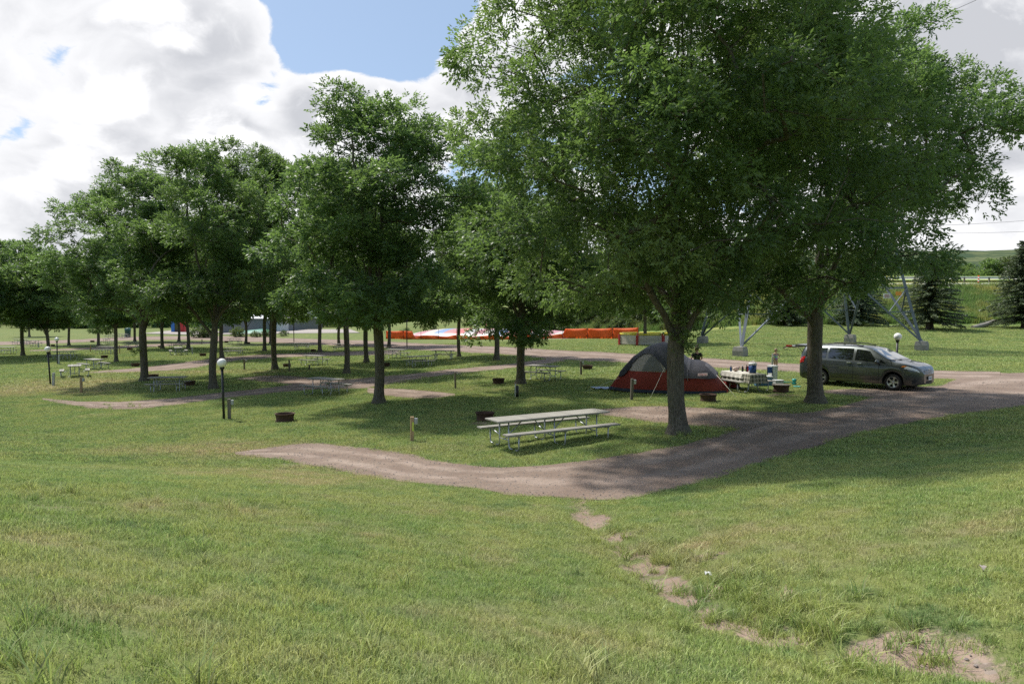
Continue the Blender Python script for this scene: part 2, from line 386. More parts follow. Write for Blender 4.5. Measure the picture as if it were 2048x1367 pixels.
# ---------------------------------------------------------------- roads: each given by its two edges as seen in the photograph, laid on the ground
def resample(pts, n):
    pts = [Vector(p) for p in pts]; L = [0.0]
    for a, b in zip(pts, pts[1:]): L.append(L[-1] + (b - a).length)
    out = []; j = 0
    for i in range(n):
        s = L[-1] * i / (n - 1)
        while j < len(L) - 2 and L[j + 1] < s: j += 1
        f = (s - L[j]) / max(1e-6, L[j + 1] - L[j]); out.append(pts[j].lerp(pts[j + 1], min(1, f)))
    return out
def smooth_line(pts, it=2):
    for _ in range(it):
        q = [pts[0]]
        for a, b in zip(pts, pts[1:]): q += [a.lerp(b, 0.25), a.lerp(b, 0.75)]
        pts = q + [pts[-1]]
    return pts
ROADS = {
 'front_road': ([(470, 906), (560, 891), (640, 886), (720, 893), (800, 906), (880, 922), (950, 932), (1030, 936), (1120, 928), (1230, 914), (1330, 896), (1400, 882), (1455, 866), (1500, 848), (1560, 830), (1640, 822), (1700, 808), (1750, 793), (1810, 783), (1875, 777), (1905, 760), (1950, 749), (2048, 745), (2250, 738)],
                [(470, 909), (560, 917), (640, 932), (740, 951), (820, 965), (940, 977), (1060, 990), (1150, 999), (1200, 1001), (1270, 995), (1330, 981), (1450, 950), (1600, 900), (1750, 858), (1900, 830), (2048, 812), (2250, 790)], 0.016),
 'parking_spur': ([(1195, 819), (1290, 812), (1390, 814), (1480, 822), (1580, 824)], [(1200, 828), (1290, 842), (1390, 850), (1480, 856), (1560, 850)], 0.011),
 'van_pull_in': ([(1640, 781), (1720, 777), (1800, 774), (1880, 772)], [(1650, 786), (1720, 792), (1800, 796), (1880, 790)], 0.007),
 'back_road': ([(-80, 685), (100, 681), (250, 673), (400, 671), (560, 675), (700, 679), (850, 687), (1000, 693), (1100, 699), (1250, 706), (1400, 715), (1540, 725), (1700, 733), (1880, 741), (2000, 743)],
               [(-80, 692), (100, 687), (250, 680), (400, 679), (560, 685), (700, 691), (850, 701), (1000, 707), (1100, 719), (1250, 724), (1400, 733), (1540, 741), (1700, 750), (1880, 757), (2000, 760)], 0.012),
 'loop_road': ([(85, 796), (150, 803), (250, 803), (350, 796), (430, 786), (512, 778), (570, 770), (640, 762), (720, 756), (800, 750), (900, 738), (1000, 730), (1060, 722), (1120, 712)],
               [(85, 799), (150, 812), (250, 821), (350, 810), (430, 798), (512, 790), (570, 783), (640, 778), (720, 777), (800, 765), (900, 748), (1000, 739), (1060, 733), (1130, 722)], 0.014),
 'parking_spur_2': ([(470, 757), (540, 749), (600, 752), (660, 760)], [(475, 759), (540, 763), (600, 770), (660, 774)], 0.009),
 'parking_spur_3': ([(735, 774), (800, 777), (860, 781), (910, 787)], [(735, 786), (800, 795), (860, 797), (910, 791)], 0.009),
 'inner_road': ([(180, 743), (260, 737), (330, 729), (400, 720), (430, 716), (500, 710), (600, 705), (700, 702), (800, 700)],
                [(180, 746), (260, 744), (330, 742), (400, 735), (430, 727), (500, 718), (600, 713), (700, 711), (800, 709)], 0.010),
 'far_road': ([(60, 700), (130, 697), (200, 694), (260, 690), (330, 687), (420, 683)], [(60, 703), (130, 701), (200, 699), (260, 696), (330, 692), (420, 687)], 0.008),
}
ROADW = {}
polys = []
for nm, (up, lo, dz) in ROADS.items():
    A = smooth_line([at(*p) for p in up]); B = smooth_line([at(*p) for p in lo])
    ln = sum((b - a).length for a, b in zip(A, A[1:])); n = int(max(12, min(220, ln / 0.3)))
    A = resample(A, n); B = resample(B, n); ROADW[nm] = (A, B, dz)
    polys.append([(p.x, p.y) for p in A] + [(p.x, p.y) for p in reversed(B)])

# raster of bare ground, read by the ground sheet and by the grass
RX0, RY0, RS, RNX, RNY = -75.0, -4.0, 0.2, 700, 560
gx, gy = np.meshgrid(RX0 + RS * (np.arange(RNX) + 0.5), RY0 + RS * (np.arange(RNY) + 0.5))
road_m = np.zeros((RNY, RNX), bool)
for pl in polys:
    ins = np.zeros_like(road_m)
    xs = [p[0] for p in pl]; ys = [p[1] for p in pl]
    i0 = max(0, int((min(ys) - RY0) / RS) - 1); i1 = min(RNY, int((max(ys) - RY0) / RS) + 2); j0 = max(0, int((min(xs) - RX0) / RS) - 1); j1 = min(RNX, int((max(xs) - RX0) / RS) + 2)
    if i1 <= i0 or j1 <= j0: continue
    X = gx[i0:i1, j0:j1]; Y = gy[i0:i1, j0:j1]; I = np.zeros(X.shape, bool)
    for (xa, ya), (xb, yb) in zip(pl, pl[1:] + pl[:1]):
        if ya == yb: continue
        c = ((ya > Y) != (yb > Y)) & (X < (xb - xa) * (Y - ya) / (yb - ya) + xa); I ^= c
    road_m[i0:i1, j0:j1] |= I
def blur(a, k):
    for ax in (0, 1):
        c = np.cumsum(np.concatenate([np.repeat(np.take(a, [0], ax), k + 1, ax), a, np.repeat(np.take(a, [-1], ax), k, ax)], ax), ax)
        n = 2 * k + 1
        a = (np.take(c, range(n, c.shape[ax]), ax) - np.take(c, range(0, c.shape[ax] - n), ax)) / n
    return a
road_f = blur(blur(road_m.astype(float), 1), 1)
def blobs(lst, X, Y):
    v = np.zeros(np.shape(X))
    for (px, py, rx, ry, amp) in lst:
        p = at(px, py); q = ((X - p.x) / (rx * 1.1)) ** 2 + ((Y - p.y) / (ry * 1.15)) ** 2; v = np.maximum(v, amp * 1.0 * np.exp(-q * 0.9))
    return v
DIRT = [(1185, 1040, .5, .45, .75), (1235, 1075, .4, .4, .72), (1290, 1140, .45, .35, .8), (1395, 1195, .36, .30, .85), (1340, 1165, .3, .25, .7), (1555, 1185, .35, .3, .72),
        (1420, 1110, .4, .3, .62), (1440, 1260, .28, .25, .8), (1540, 1280, .26, .24, .75), (1650, 1320, .2, .2, .8), (1800, 1300, .42, .26, .9), (1930, 1335, .4, .22, .88), (1730, 1295, .2, .2, .7),
        (120, 1015, .8, .45, .5), (330, 1012, .6, .3, .5), (240, 845, 2.2, 1.4, .48), (190, 830, 1.6, .9, .52), (320, 855, 1.5, 1.2, .46), (590, 930, 1.2, 1.0, .48), (50, 722, 3.5, 1.6, .5), (1260, 1110, .35, .3, .7), (1350, 1180, .3, .2, .75), (1490, 1270, .22, .2, .7), (1600, 1300, .22, .18, .72), (1200, 1055, .35, .3, .7), (1300, 1160, .3, .25, .7), (1870, 1320, .3, .18, .8),
        (760, 780, 1.5, 1.0, .5), (1560, 790, 1.3, .8, .62), (570, 842, .7, .6, .6), (970, 845, .8, .7, .6), (1060, 870, 1.2, .7, .45), (1420, 800, .7, .6, .5), (1000, 765, .7, .6, .5), (640, 950, 1.0, .8, .5), (1090, 1010, .8, .5, .5), (1470, 862, 1.1, .8, .5)]
DIRT += [(px, py, .55, .5, .52) for (px, py) in ((1357, 867), (1631, 805), (1041, 768), (758, 806), (427, 777), (289, 762), (550, 739), (693, 747))]
DRY = [(1500, 1070, 2.0, 0.8, .34), (1750, 1100, 1.8, 0.7, .42), (1930, 1060, 1.8, .9, .38), (1650, 990, 2.5, 1.0, .25), (60, 780, 5, 2.6, .9), (140, 765, 4, 2.5, .8), (560, 950, 3.0, 1.6, .75), (420, 900, 3, 1.6, .7), (300, 1000, 2.0, 1.2, .55), (80, 1080, 1.6, .8, .4), (700, 1060, 2.0, .8, .4), (350, 1250, 1.0, .5, .45), (900, 1320, .9, .4, .4),
       (350, 745, 5, 2, .7), (900, 780, 3, 1.2, .35), (860, 1010, 3, 1.2, .35), (600, 1330, 1.2, .8, .38), (1000, 1250, 1.2, .8, .34), (150, 1200, 1.3, 1.0, .3), (520, 745, 4, 1.5, .45), (1700, 830, 3, 1.2, .3), (820, 900, 2, 1, .4)]
def dry_at(x, y): return np.clip(blobs(DRY, x, y) * (0.45 + 1.1 * fbm(x, y, 0.9, 21)) + 0.65 * (fbm(x, y, 0.45, 8) - 0.46) + 0.45 * (fbm(x, y, 1.7, 12) - 0.5), 0, 1)
def road_at(x, y):
    j = np.clip(((np.asarray(x) - RX0) / RS - 0.5), 0, RNX - 2); i = np.clip(((np.asarray(y) - RY0) / RS - 0.5), 0, RNY - 2)
    j0 = j.astype(int); i0 = i.astype(int); fj = j - j0; fi = i - i0
    v = (road_f[i0, j0] * (1 - fj) + road_f[i0, j0 + 1] * fj) * (1 - fi) + (road_f[i0 + 1, j0] * (1 - fj) + road_f[i0 + 1, j0 + 1] * fj) * fi
    out = (np.asarray(x) < RX0) | (np.asarray(x) > RX0 + RS * RNX) | (np.asarray(y) > RY0 + RS * RNY); return np.where(out, 0, v)
def gully_soil(x, y): return np.exp(-((x - gully_x(y) + 0.25 * (fbm(x, y, 0.8, 71) - .5)) / 0.29) ** 2) * np.clip(-0.12 + 1.3 * fbm(x, y, 2.3, 72, 3), 0, .78) * sst(3.4, 4.2, y) * (1 - sst(11.8, 13.2, y))
def dirt_at(x, y): return np.maximum(np.maximum(road_at(x, y) * 0.95, gully_soil(x, y)), blobs(DIRT, x, y))

# ---------------------------------------------------------------- ground sheet
def spaced(lo, hi, step, far, g):
    a = list(np.arange(lo, hi + 1e-6, step)); s = step; x = hi
    while x < far: s *= g; x += s; a.append(x)
    return a
xs = spaced(0, 34, 0.3, 1800, 1.09); xs = np.array(sorted(set([-v for v in xs] + xs)))
ys = spaced(-8, 42, 0.3, 2600, 1.06); ys = np.array([-700, -200, -60, -20] + ys)
X, Y = np.meshgrid(xs, ys); Z = ground(X, Y)
nx, ny = len(xs), len(ys)
idx = np.arange(nx * ny).reshape(ny, nx)
F = np.stack([idx[:-1, :-1], idx[:-1, 1:], idx[1:, 1:], idx[1:, :-1]], -1).reshape(-1, 4)
tall = sst(-3, 1, Y - toe(X)) * sst(-5, 12, X)
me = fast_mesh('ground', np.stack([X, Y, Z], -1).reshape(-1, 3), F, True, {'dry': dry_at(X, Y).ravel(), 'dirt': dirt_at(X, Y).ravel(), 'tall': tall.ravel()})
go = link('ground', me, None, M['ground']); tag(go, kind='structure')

for nm, (A, B, dz) in ROADW.items():
    nc = 9; V = []
    for i, (a, b) in enumerate(zip(A, B)):
        e0 = 1.0 * (fbm(a.x, a.y, 1.1, 4) - 0.5) + 0.03; e1 = 1.0 * (fbm(b.x, b.y, 1.1, 9) - 0.5) + 0.03
        wd = max(0.4, (b - a).length); u = (b - a) / max(1e-6, (b - a).length)
        a2 = a - u * max(-wd * .1, min(e0, wd * .1)); b2 = b + u * max(-wd * .1, min(e1, wd * .1))
        for k in range(nc): p = a2.lerp(b2, k / (nc - 1)); V.append((p.x, p.y))
    V = np.array(V); n = len(A); idx = np.arange(n * nc).reshape(n, nc)
    edge = np.tile(np.array([-0.02] + [0] * (nc - 2) + [-0.02]), n)
    Zr = ground(V[:, 0], V[:, 1]) + dz + edge + 0.012
    F = np.stack([idx[:-1, :-1], idx[:-1, 1:], idx[1:, 1:], idx[1:, :-1]], -1).reshape(-1, 4)
    o = link(nm, fast_mesh(nm, np.column_stack([V, Zr]), F, True, {'across': np.tile(np.linspace(0, 1, nc), n)}), None, M['gravel']); tag(o, kind='structure')
# pale concrete pads by the far buildings
def pad(nm, pts):
    P = [at(*p) for p in pts]; c = sum(P, Vector()) / len(P); mb = MB(); n = len(P)
    top = [Vector((p.x, p.y, gz(p.x, p.y) + 0.1)) for p in P]; bot = [p - Vector((0, 0, 0.3)) for p in top]
    mb.add(top + bot, [tuple(range(n))] + [(i, (i + 1) % n, n + (i + 1) % n, n + i) for i in range(n)])
    tag(mb.build(nm, M['pad'], None), kind='structure')
pad('concrete_pad', [(285, 667), (430, 671), (440, 663), (345, 661)])
pad('concrete_pad', [(445, 669), (590, 667), (720, 666), (700, 659), (455, 660)])
# highway on the embankment: two carriageways
def band(nm, y0, y1, m, dz):
    XS = np.arange(20, 330, 5.0); V = []
    for x in XS:
        t = float(toe(x))
        for k in range(4): yy = t + y0 + (y1 - y0) * k / 3; V.append((x, yy, gz(x, yy) + dz))
    n = len(XS); idx = np.arange(n * 4).reshape(n, 4)
    F = np.stack([idx[:-1, :-1], idx[1:, :-1], idx[1:, 1:], idx[:-1, 1:]], -1).reshape(-1, 4)
    tag(link(nm, fast_mesh(nm, np.array(V), F, True), None, m), kind='structure')
M['highway'] = mat('highway_concrete', (0.44, 0.42, 0.39), 0.9, var=.12, scale=.3, bump=.3)
band('highway', 15.5, 22, M['highway'], 0.03); band('highway', 27, 37, M['highway'], 0.5)

# far hills
def hills():
    n = 120; rows = 14; V = []
    for j in range(rows):
        f = j / (rows - 1)
        for i in range(n):
            x = -2600 + 5200 * i / (n - 1); y = 620 + 1300 * f
            h = 185 * math.sin(PI * 0.5 * f) * (0.55 + 0.6 * float(fbm(x, y * .4, 0.0016, 31))) * float(0.45 + 0.55 * sst(-800, 700, x)) + 16 * float(fbm(x, y, 0.02, 33)) * f
            V.append((x, y, h - 2 + 4 * f))
    idx = np.arange(n * rows).reshape(rows, n)
    F = np.stack([idx[:-1, :-1], idx[:-1, 1:], idx[1:, 1:], idx[1:, :-1]], -1).reshape(-1, 4)
    m, t, b = newmat('wooded_hills'); pos = t.node('ShaderNodeNewGeometry').outputs['Position']
    c = t.mix(t.step(t.noise(pos, 0.008, 5, .65), .42, .58), (0.055, 0.085, 0.05, 1), (0.15, 0.17, 0.085, 1))
    c = t.mix(t.step(t.noise(pos, 0.06, 4, .7), .5, .7), c, (0.05, 0.075, 0.05, 1))
    t.l.new(c, b.inputs['Base Color']); b.inputs['Roughness'].default_value = 1.0; b.inputs['Specular IOR Level'].default_value = 0.0
    tag(link('hills', fast_mesh('hills', np.array(V), F, True), None, m), kind='structure')
hills()

# ---------------------------------------------------------------- grass (uncountable): blades scattered as instances
def blade_patch(name, n, rad, h0, h1, wd, m, seed, lean=0.5):
    r = np.random.RandomState(seed); th = r.rand(n) * 2 * PI; rr = rad * np.sqrt(r.rand(n)); bx = rr * np.cos(th); by = rr * np.sin(th)
    a = r.rand(n) * 2 * PI; h = h0 + (h1 - h0) * r.rand(n) ** 1.5; ln = lean * (0.25 + r.rand(n)) * h; la = r.rand(n) * 2 * PI
    wx = np.cos(a) * wd * 0.5; wy = np.sin(a) * wd * 0.5; dx = np.cos(la) * ln; dy = np.sin(la) * ln
    z0 = np.full(n, -0.02)
    V = np.stack([np.stack([bx - wx, by - wy, z0], -1), np.stack([bx + wx, by + wy, z0], -1),
                  np.stack([bx + wx * .75 + dx * .35, by + wy * .75 + dy * .35, h * .6], -1), np.stack([bx - wx * .75 + dx * .35, by - wy * .75 + dy * .35, h * .6], -1),
                  np.stack([bx + dx, by + dy, h], -1)], 1).reshape(-1, 3)
    o = (np.arange(n) * 5)[:, None]
    F = np.concatenate([o + np.array([[0, 1, 2]]), o + np.array([[0, 2, 3]]), o + np.array([[3, 2, 4]])], 0)
    me = fast_mesh(name, V, F); me.materials.append(m); return bpy.data.objects.new(name, me)
def scatter(name, label, pts, sc, protos, seed, cat='grass'):
    r = np.random.RandomState(seed); n = len(pts)
    me = bpy.data.meshes.new(name); me.vertices.add(n); me.vertices.foreach_set('co', np.ascontiguousarray(pts, np.float32).ravel())
    for a, v in (('scl', sc), ('rotz', r.rand(n) * 6.283), ('dry', dry_at(pts[:, 0], pts[:, 1]))):
        t_ = me.attributes.new(a, 'FLOAT', 'POINT'); t_.data.foreach_set('value', np.ascontiguousarray(v, np.float32))
    t_ = me.attributes.new('pick', 'INT', 'POINT'); t_.data.foreach_set('value', r.randint(0, len(protos), n).astype(np.int32))
    pc = bpy.data.collections.new(name + '_blades')
    for p in protos: pc.objects.link(p)
    ng = bpy.data.node_groups.new(name, 'GeometryNodeTree')
    ng.interface.new_socket('Geometry', in_out='INPUT', socket_type='NodeSocketGeometry'); ng.interface.new_socket('Geometry', in_out='OUTPUT', socket_type='NodeSocketGeometry')
    N = ng.nodes; Lk = ng.links; gi = N.new('NodeGroupInput'); gout = N.new('NodeGroupOutput')
    ci = N.new('GeometryNodeCollectionInfo'); ci.inputs[0].default_value = pc; ci.inputs['Separate Children'].default_value = True; ci.inputs['Reset Children'].default_value = True
    ip = N.new('GeometryNodeInstanceOnPoints'); ip.inputs['Pick Instance'].default_value = True
    def attr(nm, typ):
        a = N.new('GeometryNodeInputNamedAttribute'); a.data_type = typ; a.inputs['Name'].default_value = nm; return [o for o in a.outputs if o.enabled and o.name == 'Attribute'][0]
    cx = N.new('ShaderNodeCombineXYZ'); Lk.new(attr('rotz', 'FLOAT'), cx.inputs[2])
    Lk.new(gi.outputs[0], ip.inputs['Points']); Lk.new(ci.outputs[0], ip.inputs['Instance']); Lk.new(attr('pick', 'INT'), ip.inputs['Instance Index'])
    Lk.new(cx.outputs[0], ip.inputs['Rotation']); Lk.new(attr('scl', 'FLOAT'), ip.inputs['Scale']); Lk.new(ip.outputs[0], gout.inputs[0])
    o = bpy.data.objects.new(name, me); col.objects.link(o); md = o.modifiers.new('scatter', 'NODES'); md.node_group = ng
    return tag(o, label, cat, kind='stuff')
def wedge_pts(n, y0, y1, seed, wide=0.86):
    r = np.random.RandomState(seed); y = np.sqrt(y0 ** 2 + (y1 ** 2 - y0 ** 2) * r.rand(n)); x = (r.rand(n) * 2 - 1) * wide * y
    return x, y, r
def lawn(name, label, n, y0, y1, seed, protos, s0, s1, thr=0.5):
    x, y, r = wedge_pts(n, y0, y1, seed)
    d = dirt_at(x, y) + 0.55 * (fbm(x, y, 2.2, 14) - 0.5) + 0.12 * (r.rand(n) - 0.5)
    thin = 0.35 * (fbm(x, y, 1.4, 17) - 0.5)
    rg = road_at(x, y) + 0.7 * (fbm(x, y, 3.0, 51) - 0.5)
    keep = ((d < thr) | ((r.rand(n) < 0.16) & (d < thr + .35))) & (rg < 0.62) & (r.rand(n) > np.clip(thin, 0, .3)) & (y < toe(x) + 1)
    x, y = x[keep], y[keep]
    sc = (s0 + (s1 - s0) * r.rand(len(x))) * (0.75 + 0.5 * fbm(x, y, 0.8, 19))
    return scatter(name, label, np.column_stack([x, y, ground(x, y) - 0.004]), sc, protos, seed + 5)
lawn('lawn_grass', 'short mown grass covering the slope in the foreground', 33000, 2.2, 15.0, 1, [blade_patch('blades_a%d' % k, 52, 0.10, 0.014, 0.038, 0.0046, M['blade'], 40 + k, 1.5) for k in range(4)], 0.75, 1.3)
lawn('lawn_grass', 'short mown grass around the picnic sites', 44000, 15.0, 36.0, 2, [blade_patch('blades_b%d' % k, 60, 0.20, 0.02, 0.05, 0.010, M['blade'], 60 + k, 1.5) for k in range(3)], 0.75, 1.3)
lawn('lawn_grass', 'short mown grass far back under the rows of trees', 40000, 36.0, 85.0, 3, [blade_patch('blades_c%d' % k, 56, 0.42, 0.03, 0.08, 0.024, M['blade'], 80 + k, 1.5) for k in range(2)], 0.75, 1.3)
# longer tufts left standing by the mower along the gully and here and there on the slope
_t = []
rt_ = np.random.RandomState(77)
for (px, py, k, s) in ((1235, 1068, 9, .35), (1290, 1095, 22, .5), (1340, 1125, 26, .5), (1440, 1165, 30, .45), (1500, 1180, 30, .5), (1570, 1200, 26, .5), (1640, 1215, 16, .5), (1480, 1230, 14, .5), (1560, 1250, 14, .4), (1660, 1240, 12, .5), (1750, 1260, 10, .5),
                       (1580, 1310, 14, .35), (1700, 1340, 14, .3), (1350, 1250, 10, .4), (1250, 1290, 8, .5), (1230, 1060, 6, .3), (1100, 1330, 10, .8), (150, 1000, 10, .8), (330, 1000, 10, .9), (450, 1010, 8, .6), (120, 1330, 9, .6), (420, 1100, 6, 1.2), (800, 1120, 6, 1.5), (1900, 1345, 8, .3), (1300, 1180, 7, .4), (560, 880, 8, .8), (1400, 868, 16, .9), (240, 812, 10, 1.5)):
    p = at(px, py)
    for _ in range(k): _t.append((p.x + rt_.randn() * s * .55, p.y + rt_.randn() * s * .45))
_t = np.array(_t)
scatter('tall_tufts', 'long grass tufts along the eroded gully in the lawn', np.column_stack([_t, ground(_t[:, 0], _t[:, 1])]), 0.55 + 0.75 * rt_.rand(len(_t)),
        [blade_patch('tuft%d' % k, 40, 0.06, 0.06, 0.17, 0.007, M['blade'], 100 + k, 1.3) for k in range(3)], 9)
xx, yy, rr_ = wedge_pts(4200, 2.6, 17.0, 55); kk_ = (dirt_at(xx, yy) < .4) & (fbm(xx, yy, 0.9, 41) > 0.47); xx, yy = xx[kk_], yy[kk_]
scatter('lawn_tufts', 'slightly longer tufts standing out of the mown slope', np.column_stack([xx, yy, ground(xx, yy)]), 0.5 + 0.8 * rr_.rand(len(xx)),
        [blade_patch('lawntuft%d' % k, 32, 0.07, 0.02, 0.052, 0.0055, M['blade'], 140 + k, 1.2) for k in range(3)], 19)
r_ = np.random.RandomState(5); xx = 8 + 125 * r_.rand(26000); yy = toe(xx) + 0.3 + 12.0 * r_.rand(26000)
vis = np.abs(xx) < 0.86 * yy + 4; xx, yy = xx[vis], yy[vis]
scatter('embankment_grass', 'tall green and yellow grass on the highway embankment', np.column_stack([xx, yy, ground(xx, yy)]), (0.6 + 0.7 * r_.rand(len(xx))) * (0.6 + 0.8 * fbm(xx, yy, 0.12, 3)),
        [blade_patch('tall%d' % k, 46, 0.55, 0.4, 1.05, 0.04, M['tallblade'], 120 + k, 0.35) for k in range(3)], 12)

# loose stones on the gravel and the bare soil
def stone(k):
    rr2 = random.Random(900 + k); mb = MB(); mb.ball((0, 0, .25), .5, 7, 5, (1, .8, .6)); mb.v = [(x * rr2.uniform(.8, 1.2), y * rr2.uniform(.8, 1.2), z * rr2.uniform(.8, 1.2)) for x, y, z in mb.v]; mb.s = [False] * len(mb.s)
    me = mb.mesh('stone%d' % k); me.materials.append(M['stone']); return bpy.data.objects.new('stone%d' % k, me)
M['stone'] = mat('field_stone', (.30, .255, .225), .9, 0, .45, 2.5)
xx, yy, rr_ = wedge_pts(90000, 4.0, 30.0, 66); kk_ = (road_at(xx, yy) > .45) | (blobs(DIRT, xx, yy) > .55); kk_ &= rr_.rand(len(xx)) < np.clip(14.0 / yy, .25, 1); xx, yy = xx[kk_][:9000], yy[kk_][:9000]
scatter('loose_stones', 'loose pebbles and clods strewn over the gravel and bare soil', np.column_stack([xx, yy, ground(xx, yy) + np.where(road_at(xx, yy) > .45, .022, .0)]), .007 + .028 * rr_.rand(len(xx)) ** 4.0 + .0005 * yy, [stone(k) for k in range(3)], 67, 'stones')

# ---------------------------------------------------------------- trees
def norm(a): return a / np.maximum(1e-9, np.linalg.norm(a, axis=-1, keepdims=True))
def leaf_mesh(name, C, cr, ncomp, K, L, W, rng, centre, rl=0.24, tints=None):
    N = len(C); n = N * ncomp
    c = np.repeat(C, ncomp, 0); crr = np.repeat(cr, ncomp)[:, None]
    out = norm(c - centre); d = norm(rng.randn(n, 3) + 0.55 * out)
    pos = c + d * crr * (rng.rand(n, 1) ** 0.42) * np.array([1, 1, 0.72])
    rd = norm(d * 0.8 + out * 0.4 + rng.randn(n, 3) * 0.45 + np.array([0, 0, -0.12]))
    tint_c = np.repeat(np.clip(0.42 + 0.30 * rng.randn(N), 0, 1) if tints is None else np.array(tints), ncomp)
    P = []; D_ = []; T = []
    side0 = norm(np.cross(rd, np.array([0, 0, 1.0]) + rng.randn(n, 3) * 0.45))
    for k in range(K):
        f = 0.25 + 0.75 * k / max(1, K - 1); sgn = 1 if k % 2 else -1
        ld = rd if k == K - 1 else norm(rd * 0.65 + side0 * sgn * 0.85 + rng.randn(n, 3) * 0.25 + np.array([0, 0, -0.12]))
        P.append(pos + rd * rl * f); D_.append(ld); T.append(np.clip(tint_c + rng.randn(n) * 0.07, 0, 1))
    P = np.concatenate(P); D_ = np.concatenate(D_); T = np.concatenate(T); m = len(P)
    wv_ = norm(np.cross(D_, np.array([0, 0, 1.0]) + rng.randn(m, 3) * 0.8)); up = np.cross(wv_, D_)
    up = np.where(up[:, 2:3] < 0, -up, up)
    l = L * (0.7 + 0.6 * rng.rand(m, 1)); ww = W * (0.75 + 0.5 * rng.rand(m, 1)) * 0.5
    v0 = P; v2 = P + D_ * l - up * l * 0.12; mid = P + D_ * l * 0.45
    v1 = mid + wv_ * ww + up * ww * 0.3; v3 = mid - wv_ * ww + up * ww * 0.3
    V = np.stack([v0, v3, v2, v1], 1).reshape(-1, 3); F = np.arange(m * 4).reshape(m, 4)
    return fast_mesh(name, V, F, False, {'tint': np.repeat(T, 4)})
def wood_mesh(name, pos, par, rad, sides_thick=12):
    Vs = []; Fs = []; off = 0
    pos = np.array(pos); par = np.array(par); rad = np.array(rad)
    e = np.where(par >= 0)[0]; a = pos[par[e]]; b = pos[e]; ra = np.minimum(rad[par[e]], rad[e] * 1.35); rb = rad[e]
    flare = lambda z: 1 + 0.75 * np.exp(-np.maximum(z, 0) / 0.2)
    for lo, hi, n in ((0.09, 9, sides_thick), (0.03, 0.09, 7), (0.0, 0.03, 4)):
        s = (rb >= lo) & (rb < hi)
        if not s.any(): continue
        A = a[s]; B = b[s]; d = norm(B - A); ref = np.where(np.abs(d[:, 2:3]) < 0.9, np.array([[0, 0, 1.0]]), np.array([[1.0, 0, 0]]))
        u = norm(np.cross(d, ref)); v = np.cross(d, u); k = np.arange(n) * 2 * PI / n
        circ = u[:, None, :] * np.cos(k)[None, :, None] + v[:, None, :] * np.sin(k)[None, :, None]
        r1 = ra[s] * flare(A[:, 2]); r2 = rb[s] * flare(B[:, 2])
        V = np.concatenate([A[:, None] + circ * r1[:, None, None], (B + d * 0.01)[:, None] + circ * r2[:, None, None]], 1).reshape(-1, 3)
        o = (np.arange(len(A)) * 2 * n)[:, None, None]; kk = np.arange(n)
        q = np.stack([kk, (kk + 1) % n, n + (kk + 1) % n, n + kk], -1)[None]
        Vs.append(V); Fs.append((o + q).reshape(-1, 4) + off); off += len(V)
    return fast_mesh(name, np.concatenate(Vs), np.concatenate(Fs), True)
